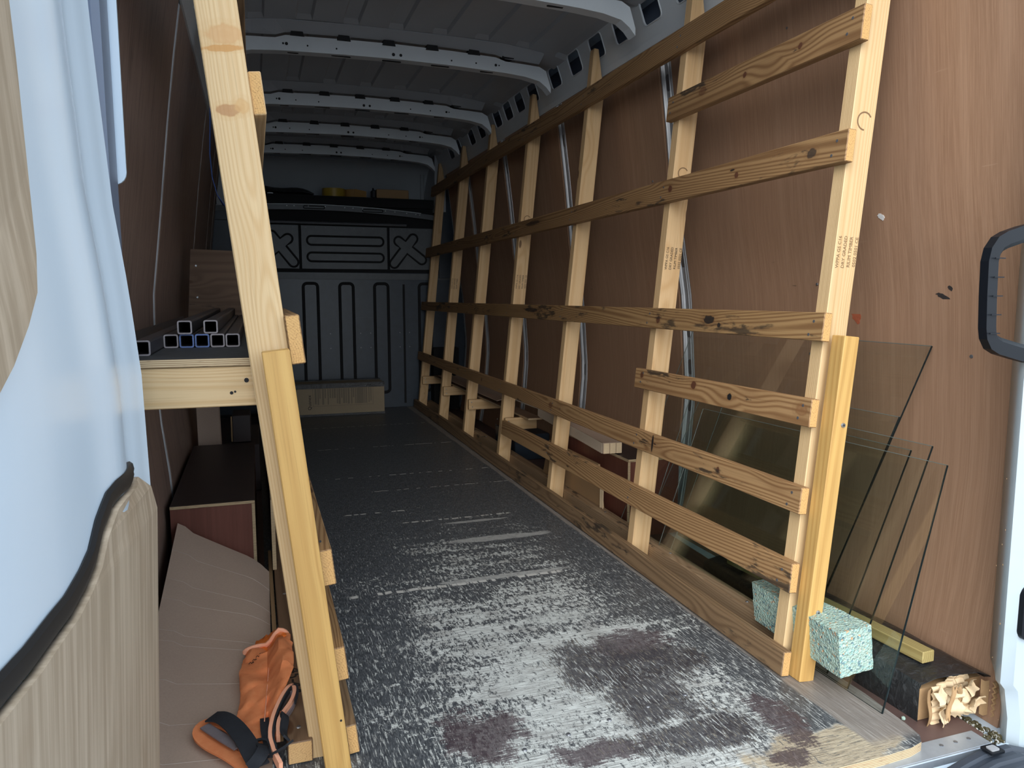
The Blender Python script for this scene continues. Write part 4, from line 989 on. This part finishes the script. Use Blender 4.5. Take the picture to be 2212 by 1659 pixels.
cloth_tube('inner_cuff', [(-.004, 1.875, .010, .014), (-.004, 1.85, .022, .022), (.000, 1.80, .034, .030), (.002, 1.75, .043, .034), (.002, 1.70, .044, .032)], 'orange2', seed=3, wr=.22, closed_top=True)
cloth_tube('outer_cuff_fold', [(.016, 1.845, .018, .014), (.018, 1.81, .026, .024), (.016, 1.765, .032, .030)], 'orange2', seed=9, wr=.2, closed_top=True)
cloth_tube('sleeve_body', [(-.002, 1.785, .050, .034), (-.002, 1.74, .055, .038), (-.003, 1.68, .058, .040), (-.006, 1.62, .055, .036), (-.014, 1.56, .049, .030), (-.024, 1.505, .042, .026), (-.024, 1.45, .042, .020), (-.018, 1.41, .038, .014)], 'orange', seed=1, wr=.20, rings=6)
bm = bmesh.new(); sweep(bm, [Vector((-.004 + .049 * math.cos(t), 1.786 + .004 * math.sin(2 * t), cz(-.004 + .049 * math.cos(t), 1.786) + .018 + .020 * math.sin(t))) for t in [PI * k / 14 for k in range(15)]], circ(.004, 6, .006)); obj('hem', bm, M['pink'], glove, smooth=True)
bm = bmesh.new(); sweep(bm, [Vector((.006 - .03 * k / 12 * .6, 1.775 - .30 * k / 12, cz(0, 1.775 - .30 * k / 12) + .0405 - .014 * k / 12)) for k in range(13)], circ(.0012, 5)); obj('seam', bm, M['pink'], glove)
# printed mark on the sleeve: illegible dark lettering
for k, (dx, dy, s_) in enumerate(((-.037, 1.712, .010), (-.030, 1.722, .008), (-.022, 1.733, .009), (-.016, 1.742, .006))):
    bm = bmesh.new(); c = Vector((dx, dy, cz(dx, dy) + .034 + (dx + .037) * .25)); sweep(bm, [c + Vector((s_ * a, s_ * b, .001)) for a, b in ((-.5, -.4), (-.2, .4), (.1, -.3), (.4, .5), (.5, 0))], circ(.0010, 4)); obj('printed_mark', bm, M['marker'], glove)
def ribbon(name, pts, w_, mat, th=.0022, tilt=0.0, parent=None):
    bm = bmesh.new(); pts = [Vector(p) for p in pts]
    # smooth the polyline
    for _ in range(2):
        q = [pts[0]]
        for a, b in zip(pts[:-1], pts[1:]): q += [a.lerp(b, .25), a.lerp(b, .75)]
        q.append(pts[-1]); pts = q
    c, s_ = math.cos(tilt), math.sin(tilt)
    sec = [(-w_ / 2, -th / 2), (w_ / 2, -th / 2), (w_ / 2, th / 2), (-w_ / 2, th / 2)]
    sweep(bm, pts, [(a * c - b * s_, a * s_ + b * c) for a, b in sec])
    return obj(name, bm, M[mat], parent or glove, smooth=True)
def P3(x, y, h): return (x, y, cz(x, y) + h)
# left flap with its wide black band
ribbon('cuff_flap', [P3(-.062, 1.507, .004), P3(-.095, 1.532, .016), P3(-.125, 1.532, .020), P3(-.135, 1.507, .014), P3(-.115, 1.472, .008), P3(-.075, 1.427, .006), P3(-.040, 1.371, .006)], .030, 'orange', .004)
ribbon('flap_lining', [P3(-.124, 1.510, .026), P3(-.095, 1.474, .020), P3(-.060, 1.427, .018)], .020, 'liner', .003)
ribbon('velcro_band', [P3(-.112, 1.526, .034), P3(-.092, 1.510, .040), P3(-.070, 1.480, .036), P3(-.048, 1.431, .030), P3(-.032, 1.375, .026), P3(-.022, 1.350, .020)], .036, 'blackweb', .003)
ribbon('velcro_band', [P3(-.018, 1.413, .024), P3(-.012, 1.385, .034), P3(-.022, 1.353, .034), P3(-.040, 1.346, .022)], .024, 'blackweb', .003, .4)
# right loop with pink binding
loopP = [(.014, 1.325, .026), (.002, 1.370, .030), (-.004, 1.410, .036), (.003, 1.455, .044), (.018, 1.500, .052), (.033, 1.532, .058), (.045, 1.538, .062), (.050, 1.515, .062), (.041, 1.482, .056), (.024, 1.458, .050), (.013, 1.436, .044), (.012, 1.400, .038)]
ribbon('binding_loop', loopP, .007, 'pink', .018)
ribbon('loop_lining', [(x * .92 + .002, y - .004, z - .004) for x, y, z in loopP[2:10]], .012, 'liner', .008)
ribbon('loop_trim', [(x + .006, y - .005, z + .006) for x, y, z in loopP[1:9]], .0028, 'blackweb', .010)
ribbon('black_tab', [P3(-.012, 1.492, .030), P3(-.012, 1.455, .032), P3(-.008, 1.420, .026), P3(-.002, 1.385, .018)], .017, 'blackweb', .003)
ribbon('strap_end', [P3(-.030, 1.432, .022), P3(-.012, 1.418, .032), P3(.002, 1.392, .028), P3(.002, 1.362, .014)], .014, 'blackweb', .004, .5)
ribbon('strap_end', [P3(.0, 1.375, .012), P3(.014, 1.352, .014), P3(.032, 1.342, .014)], .020, 'blackweb', .004, .2)
ribbon('strap_end', [P3(.016, 1.425, .010), P3(.024, 1.438, .020), P3(.028, 1.420, .022), P3(.020, 1.395, .012), P3(.026, 1.365, .01)], .016, 'blackweb', .004, .9)

# ------------------------------------------------------------------ things behind the right rack
def pane(x0, s, y0, y1, ztop, label, y0t=None, y1t=None, th=.004, z0=-.0195, zt1=None):
    """clear pane leaning outward: plane x = x0 + s z; y0/y1 bottom corners, y0t/y1t top corners"""
    y0t = y0 if y0t is None else y0t; y1t = y1 if y1t is None else y1t; zt1 = ztop if zt1 is None else zt1
    e = empty('glass_pane', (x0, (y0 + y1) / 2, z0), label, 'glass pane', 'glass panes leaning on the right wall')
    n = Vector((1, 0, -s)).normalized() * th
    q = [Vector((x0 + s * (z - z0), y, z)) for y, z in ((y0, z0), (y1, z0), (y1t, zt1), (y0t, ztop))]
    bm = bmesh.new(); hexa(bm, [q[0], q[1], q[1] + n, q[0] + n, q[3], q[2], q[2] + n, q[3] + n])
    bmesh.ops.recalc_face_normals(bm, faces=bm.faces)
    me = bpy.data.meshes.new('sheet'); bm.to_mesh(me); bm.free(); me.materials.append(M['glass'])
    link('sheet', me, None, e)
    cen = sum(q, Vector()) / 4
    for i, j, mt in ((0, 3, 'glass_edge'), (3, 2, 'glass_edge2'), (1, 2, 'glass_edge2'), (0, 1, 'glass_edge')):
        a, b = q[i] + n / 2, q[j] + n / 2; bm = bmesh.new(); ew = .0013 if (i, j) == (0, 3) else .0008
        sweep(bm, [a, b], [(-ew, -ew), (ew, -ew), (ew, ew), (-ew, ew)], up=n.normalized()); obj('edge', bm, M[mt], e)
    return e
PK = dict(z0=.0006)
pane(1.208, .342, 1.146, 2.10, .510, 'nearest low clear glass pane, its bottom corner by the black bundle', y0t=1.181, zt1=.500, **PK)
pane(1.214, .342, 1.25, 2.20, .540, 'low clear glass pane second from the rear doors', y0t=1.235, y1t=2.2, **PK)
pane(1.220, .342, 1.32, 2.05, .520, 'low clear glass pane with a bluish edge, third from the rear doors', y0t=1.29, y1t=2.02, **PK)
pane(1.226, .342, 1.42, 2.24, .585, 'clear glass pane of middle height, its edge running beside the tall pane', y0t=1.355, y1t=2.15, **PK)
pane(1.232, .342, 1.43, 2.42, .752, 'tallest clear glass pane, top edge level with the doubling post', y0t=1.335, y1t=2.34, **PK)
pt = beam('timber_batten', (1.358, 1.172, .0885), (1.331, 1.85, .082), (0, 0, 1), .026, .034, M['green_batten'], None, M['green_batten'])
tag(pt, 'green treated batten lying on the black wrapped bundle by the right wall', 'batten')

# black wrapped bundle of cardboard
bun = empty('wrapped_bundle', (1.38, 1.13, -.0203), 'black wrapped bundle with torn fluted cardboard at its end, on the right side floor', 'bundle')
bm = bmesh.new(); rows = []
prf = [(1.284, -.0195), (1.284, .054), (1.289, .062), (1.33, .070), (1.38, .075), (1.43, .073), (1.456, .064), (1.462, .052), (1.462, -.0195)]
for k in range(25):
    y = 1.125 + .80 * k / 24
    row = []
    for j, (x, z) in enumerate(prf):
        w_ = noise.noise(Vector((x * 30, y * 16, z * 30))) * .003
        yy = y - (.030 * (j - 3) / 4 if (k == 0 and 2 < j < 7) else 0)
        row.append(Vector((x + (w_ if j < 2 or j > 6 else 0) + .012 * (y - 1.1) * 0, yy, z + (w_ * 1.3 if 1 < j < 8 else 0) - .012 * max(0, (y - 1.3)))))
    rows.append(row)
slab(bm, rows, (0, 0, -.0015)); child('black_wrap', bm, M['wrap'], bun, smooth=True)
def flute_sheet(x0, x1, y, z0, z1, amp, pitch, name, mat, parent, lean=0.0, curl=0.0, seed=0, th=.0010):
    """sheet seen end on whose flutes run across: z wave"""
    bm = bmesh.new(); rows = []; n = 40
    for i in range(9):
        u = i / 8; x = x0 + (x1 - x0) * u; row = []
        for k in range(n + 1):
            v = k / n; z = z0 + (z1 - z0) * v; ph = 2 * PI * z / pitch
            yy = y + amp * abs(math.sin(ph / 2)) * -1 + lean * v + curl * u * u + .004 * noise.noise(Vector((x * 40 + seed, z * 40, seed)))
            row.append(Vector((x + .002 * noise.noise(Vector((z * 60, seed, 3))), yy, z + .004 * noise.noise(Vector((x * 50, seed * 3, 0))))))
        rows.append(row)
    slab(bm, rows, (0, th, 0)); return obj(name, bm, M[mat], parent, smooth=True)
for k in range(6):
    xa = 1.302 + k * .0195; flute_sheet(xa, xa + .0225, 1.112 + .004 * (k % 2) + .003 * k, -.0195 + .006 * max(0, k - 1), .062 + .003 * min(k, 2), .005, .0150, 'fluted_ply', 'card_pale', bun, seed=k * 1.7)
bm = bmesh.new(); rows = [[Vector((1.288 + .004 * math.sin(k * .7) * .4 + j * .014, 1.104 - .003 * math.sin(k * .5) + .006 * j, -.020 + .076 * k / 10)) for j in range(2)] for k in range(11)]; slab(bm, rows, (0, .0015, 0)); child('liner_flap', bm, M['card_in'], bun, smooth=True)
def torn(pts, mat, name='torn_flap'):
    bm = bmesh.new(); c = Vector(pts[0]).lerp(Vector(pts[len(pts) // 2]), .5) + Vector((0, -.004, 0))
    A = [bm.verts.new(p) for p in pts]; cc = bm.verts.new(c)
    for a, b in zip(A, A[1:] + A[:1]): bm.faces.new((cc, a, b))
    r = bmesh.ops.extrude_face_region(bm, geom=list(bm.faces))
    for v in r['geom']:
        if isinstance(v, bmesh.types.BMVert): v.co.y += .001
    return obj(name, bm, M[mat], bun)
yq = 1.098
def scrap(cx, cz_, w_, h_, rot, seed, mat, y=1.096, bend=.010):
    bm = bmesh.new(); rows = []; c_, s2 = math.cos(rot), math.sin(rot)
    for i in range(8):
        row = []
        for j in range(8):
            u, v = i / 7 - .5, j / 7 - .5; e_ = 1 + .35 * noise.noise(Vector((i * .9, j * .9, seed)))
            a_, b_ = u * w_ * e_, v * h_ * e_
            yy = y - bend * math.cos(u * 4 + seed) * .6 - bend * .7 * math.sin(v * 6 + seed * 2) + .004 * noise.noise(Vector((i, j, seed * 3)))
            row.append(Vector((cx + a_ * c_ - b_ * s2, yy, cz_ + a_ * s2 + b_ * c_)))
        rows.append(row)
    slab(bm, rows, (0, .0011, 0)); return obj('torn_flap', bm, M[mat], bun, smooth=True)
scrap(1.314, .040, .030, .034, .2, 1, 'card_pale'); scrap(1.322, .004, .024, .040, -.1, 2, 'card_pale'); scrap(1.332, .030, .013, .070, -.15, 3, 'card_in', 1.090, .004)
scrap(1.352, .012, .030, .045, .1, 4, 'card_pale'); scrap(1.350, .050, .026, .026, .5, 5, 'card_pale'); scrap(1.360, .044, .011, .05, .5, 6, 'card_in', 1.090, .005)
scrap(1.378, .030, .032, .040, -.2, 7, 'card_pale'); scrap(1.398, .050, .034, .026, .1, 8, 'card_pale'); scrap(1.404, .020, .040, .020, .35, 9, 'card_pale', 1.088); scrap(1.380, .000, .03, .022, 0, 10, 'card_pale')
bm = bmesh.new(); rows = [[Vector((x, 1.085 - .006 * (k % 2) + .1 * (x - 1.43), -.0195 + .076 * k / 12)) for x in (1.446, 1.455, 1.464, 1.470)] for k in range(13)]; slab(bm, rows, (0, .004, 0)); child('fluted_end_strip', bm, M['card_in'], bun)
bm = bmesh.new(); rows = [[Vector((x, 1.098 - .05 * (x - 1.42) * 6 * .2, z + (.006 if x < 1.43 else 0))) for x in (1.424, 1.434, 1.446)] for z in (-.0195, .02, .058)]; slab(bm, rows, (0, .0012, 0)); child('liner_flap', bm, M['card_in'], bun)
bm = bmesh.new(); hexa(bm, [(1.352, 1.40, .060), (1.372, 1.39, .060), (1.392, 1.42, .060), (1.372, 1.43, .060), (1.352, 1.40, .0615), (1.372, 1.39, .075), (1.392, 1.42, .0715), (1.372, 1.43, .0615)]); o = obj('cardboard_flap', bm, M['card_in'], bun)

bm = bmesh.new(); box(bm, 1.287, 1.458, 1.128, 1.90, -.0192, .050); child('core', bm, M['card_in'], bun)
# foam block wedged between rack and glass
bm = bmesh.new(); nx, ny, nz = 10, 38, 10
r = bmesh.ops.create_cube(bm, size=1); bmesh.ops.subdivide_edges(bm, edges=list(bm.edges), cuts=11, use_grid_fill=True)
FM = frame((1.196, 1.205, .062), (1, -.02, .10), (.10, 1, -.02))
fw, fl, fh = .086, .32, .100
for v in bm.verts:
    p = Vector((v.co.x * fw * (1 - .30 * (v.co.y + .5)), (v.co.y + .5) * fl, (v.co.z + .5) * fh))
    q = FM @ p; n_ = noise.noise_vector(q * 90) * .0016 + noise.noise_vector(q * 220) * .0010; v.co = q + n_
fo = obj('foam_block', bm, M['foam']); tag(fo, 'pale green chip foam block wedged between the front post and the glass', 'foam block')
bm = bmesh.new(); bmesh.ops.create_icosphere(bm, subdivisions=1, radius=.005, matrix=Matrix.Translation((1.262, 1.140, -.0165))); o = obj('foam_crumb', bm, M['foam']); tag(o, 'crumb of pale green foam on the floor beside the black bundle', 'foam crumb')

# long cardboard channels and boards behind the right rack
def fluted_bar(name, p0, p1, w_, h, label, lean=0, mat='card', n=None):
    p0, p1 = Vector(p0), Vector(p1); e = empty(name, p0, label, 'cardboard'); d = (p1 - p0); L = d.length; d.normalize(); sd_ = Vector((d.y, -d.x, 0)).normalized()
    bm = bmesh.new(); A = [p0, p0 + sd_ * w_, p1 + sd_ * w_, p1]; up = Vector((0, 0, h))
    hexa(bm, [a + sd_ * 0 for a in A] + [a + up for a in A]); child('core', bm, M[mat], e)
    n = n or int(L / .018)
    for k in range(n):
        c = p0 + d * (L * (k + .5) / n); bm = bmesh.new()
        ring = [c - d * .0065 - sd_ * .001, c - sd_ * .0055, c + d * .0065 - sd_ * .001]
        a = [bm.verts.new(p) for p in ring]; b = [bm.verts.new(p + up) for p in ring]
        bm.faces.new(a); bm.faces.new(b)
        for i in range(3): bm.faces.new((a[i], a[(i + 1) % 3], b[(i + 1) % 3], b[i]))
        obj('flute', bm, M['flute'], e)
    for k in range(3):
        bm = bmesh.new(); q = p0 + sd_ * (w_ * (k + .5) / 3) - d * .001; hexa(bm, [q - sd_ * w_ * .15 - d * .004, q + sd_ * w_ * .15 - d * .002, q + sd_ * w_ * .15, q - sd_ * w_ * .15] + [t + up * .97 for t in (q - sd_ * w_ * .15 - d * .004, q + sd_ * w_ * .15 - d * .002, q + sd_ * w_ * .15, q - sd_ * w_ * .15)]); obj('end_flap', bm, M['card_pale'], e)
    return e
fluted_bar('cardboard_bar', (1.215, 2.50, .2795), (1.30, 3.40, .2795), .075, .040, 'fluted cardboard bar lying on the right wheel arch box')
fluted_bar('cardboard_bar', (1.385, 3.10, .285), (1.405, 4.35, .262), .05, .048, 'long fluted cardboard strip beyond the right wheel arch box, behind the third stud', n=60)
pply('shelf_strip', 1.262, 1.335, 3.44, 5.5, .2535, .263, 'ply_side', 2, 'thin pale plywood strip resting on the rack bearers', 'board')
bm = bmesh.new(); rows = [[Vector((x, y + .02 * noise.noise(Vector((x * 30, 0, y))) * (1 if y < 4.1 else 0), .272 + .02 * max(0, (4.5 - y)) * (x - 1.25) * 8 + .006 * math.sin(x * 40))) for x in (1.270, 1.30, 1.33, 1.36, 1.39, 1.42)] for y in (3.98, 4.3, 4.6, 5.0, 5.4)]
slab(bm, rows, (0, 0, .004)); o = obj('cardboard_sheet', bm, M['card'], smooth=True); tag(o, 'torn grey cardboard sheet lying on the low shelf behind the far studs', 'cardboard')
pply('brown_cardboard_panel', 1.262, 1.268, 2.36, 3.10, -.0, .165, 'card_in', 0, 'brown cardboard panel standing behind the bottom rail beside the red box', 'cardboard') if 0 else None
bm = bmesh.new(); hexa(bm, [(1.240, 2.55, .055), (1.248, 2.55, .055), (1.248, 3.18, .055), (1.240, 3.18, .055), (1.244, 2.60, .215), (1.252, 2.60, .215), (1.252, 3.12, .215), (1.244, 3.12, .215)]); 
o = obj('flat_cardboard', bm, M['card_in']); tag(o, 'plain brown cardboard panel behind the bottom rail, leaning on the red box', 'cardboard')
bm = bmesh.new()
rows = [[Vector((1.233 + .006 * (j % 2), 2.535 + .012 * j, .055 + .075 * k / 6)) for j in range(4)] for k in range(7)]
slab(bm, rows, (.004, 0, 0)); obj('torn_end', bm, M['card_pale'], o)
bm = bmesh.new(); box(bm, 1.30, 1.50, 3.75, 4.1, -.0202, .12); o = obj('storage_box', bm, M['black_panel'], bev=.004); tag(o, 'black case with a small white label under the low right shelf', 'case')
bm = bmesh.new(); box(bm, 1.2985, 1.2997, 3.83, 3.90, .035, .085); lb = obj('label', bm, M['galv'], o)
for k in range(4): bm = bmesh.new(); box(bm, 1.2975, 1.2984, 3.84 + .014 * k, 3.849 + .014 * k, .045, .075); obj('label_block', bm, M['hole'], lb)

# ------------------------------------------------------------------ box by the bulkhead
cbx = empty('cardboard_box', (.58, 5.50, .0), 'long tan cardboard box with black tape against the dark bulkhead', 'box')
x0, x1, y0, y1, zt = .245, .885, 5.495, 5.72, .232
bm = bmesh.new(); box(bm, x0, x1, y0, y1, .0015, zt); child('body', bm, M['card_box'], cbx, bev=.003)
bm = bmesh.new(); box(bm, x0 + .01, x1 - .01, y0 + .02, y1, zt + .0005, zt + .004); child('lid_flap', bm, M['card_box'], cbx)
for (a, b, c_, d_, e_, f_, nm) in ((x0 - .002, x1 + .002, y0 - .0035, y0 - .0005, zt - .030, zt + .001, 'edge_tape'), (x0 - .002, x1 + .001, y0 - .0035, y0 + .03, zt + .0005, zt + .0035, 'edge_tape'), (x0 - .002, x1 + .002, y1 - .05, y1 + .002, zt + .0045, zt + .0075, 'edge_tape'), (x0 - .002, x1 + .002, y0 - .004, y0 - .0005, .001, .017, 'edge_tape')):
    bm = bmesh.new(); box(bm, a, b, c_, d_, e_, f_); child(nm, bm, M['wrap'], cbx)
me = text_mesh('Quanex', .034, frame((.350, y0 - .0008, .103), (0, 0, 1), (-1, 0, 0)), .0006); link('lettering', me, M['hole'], cbx)
mp = plain('printed_grey_bar', (.205, .170, .125), .85, 0, .05)
fr = [(.372, .375, .075, .20), (.372, .80, .074, .0765), (.80, .803, .075, .20)]
for a, b, c_, d_ in fr: bm = bmesh.new(); box(bm, a, b, y0 - .0009, y0 - .0003, c_, d_); obj('print_line', bm, mp, cbx)
x = .385
while x < .785:
    w_ = rnd.choice((.008, .010, .014, .05 if .41 < x < .46 or .66 < x < .69 else .009)); h0 = rnd.choice((.085, .09, .10, .13, .085))
    bm = bmesh.new(); box(bm, x, min(x + w_, .79), y0 - .0009, y0 - .0003, h0, .199); obj('print_block', bm, mp, cbx); x += w_ + rnd.choice((.004, .006, .010))

# ------------------------------------------------------------------ things on the overhead shelf
ZO = 1.5925
def roll(x, y, r, h, label, mat):
    e = empty('tape_roll', (x, y, ZO), label, 'tape roll'); bm = bmesh.new()
    o_ = [(r * math.cos(t), r * math.sin(t)) for t in [2 * PI * k / 40 for k in range(40)]]; i_ = [(a * .52, b * .52) for a, b in o_]
    me = plate_mesh([o_, i_], h, Matrix.Translation((x, y, ZO + h / 2 + .0005))); link('tape', me, mat, e, org=(x, y, ZO)); bm.free()
    i2 = [(a * .95, b * .95) for a, b in i_]; me = plate_mesh([[(a * .995, b * .995) for a, b in i_], i2], h * 1.02, Matrix.Translation((x, y, ZO + h / 2 + .0012))); link('core', me, M['card_in'], e)
yt = plain('yellow_tape', (.40, .27, .035), .4, 0, .08)
roll(.595, 5.865, .085, .062, 'large yellow tape roll on the overhead shelf', yt)
bm = bmesh.new(); cyl(bm, (.735, 5.86, ZO + .0005), (.735, 5.86, ZO + .060), .060, 28); o = obj('paper_roll', bm, plain('brown_paper', (.36, .20, .06), .7, 0, .15), smooth=True); tag(o, 'brown paper roll beside the yellow tape on the overhead shelf', 'paper roll')
bm = bmesh.new(); rows = [[Vector((.74 + .09 * u, 5.785 + .02 * u, ZO + .001 + (.060 - .012 * u) * v)) for u in (0, .3, .6, 1)] for v in (0, .5, 1)]; slab(bm, rows, (0, .001, 0)); obj('loose_end', bm, bpy.data.materials['brown_paper'], o)
bm = bmesh.new(); box(bm, .905, 1.150, 5.80, 5.92, ZO + .0005, ZO + .070); o = obj('paper_pack', bm, M['card_in'], bev=.004); tag(o, 'long brown pack at the right end of the overhead shelf', 'package')
bm = bmesh.new(); box(bm, .868, .898, 5.79, 5.86, ZO + .0005, ZO + .060); o = obj('black_bottle', bm, M['black_plastic'], bev=.006); tag(o, 'small black container between paper roll and long pack on the overhead shelf', 'container')
bm = bmesh.new(); cyl(bm, (.883, 5.825, ZO + .060), (.883, 5.825, ZO + .078), .008, 10, .005); obj('nozzle', bm, M['black_plastic'], o)
bm = bmesh.new()
rows = [[Vector((-.10 + .55 * u, 5.82 + .1 * v, ZO + .002 + (.075 - .02 * u + .01 * math.sin(u * 9)) * math.sin(PI * min(1, .15 + v * .8)) * (1 - u ** 8 * .6))) for u in [k / 14 for k in range(15)]] for v in [k / 6 for k in range(7)]]
slab(bm, rows, (0, 0, -.0015)); o = obj('black_sheeting', bm, M['wrap'], smooth=True); tag(o, 'crumpled black sheeting at the left of the overhead shelf', 'sheeting')
bm = bmesh.new(); bmesh.ops.create_icosphere(bm, subdivisions=2, radius=.02, matrix=Matrix.Translation((.14, 5.79, ZO + .006)) @ Matrix.Diagonal((1.1, .4, .35, 1))); o = obj('paper_scrap', bm, M['rib'], smooth=True); tag(o, 'small white paper scrap on the overhead shelf edge', 'paper')
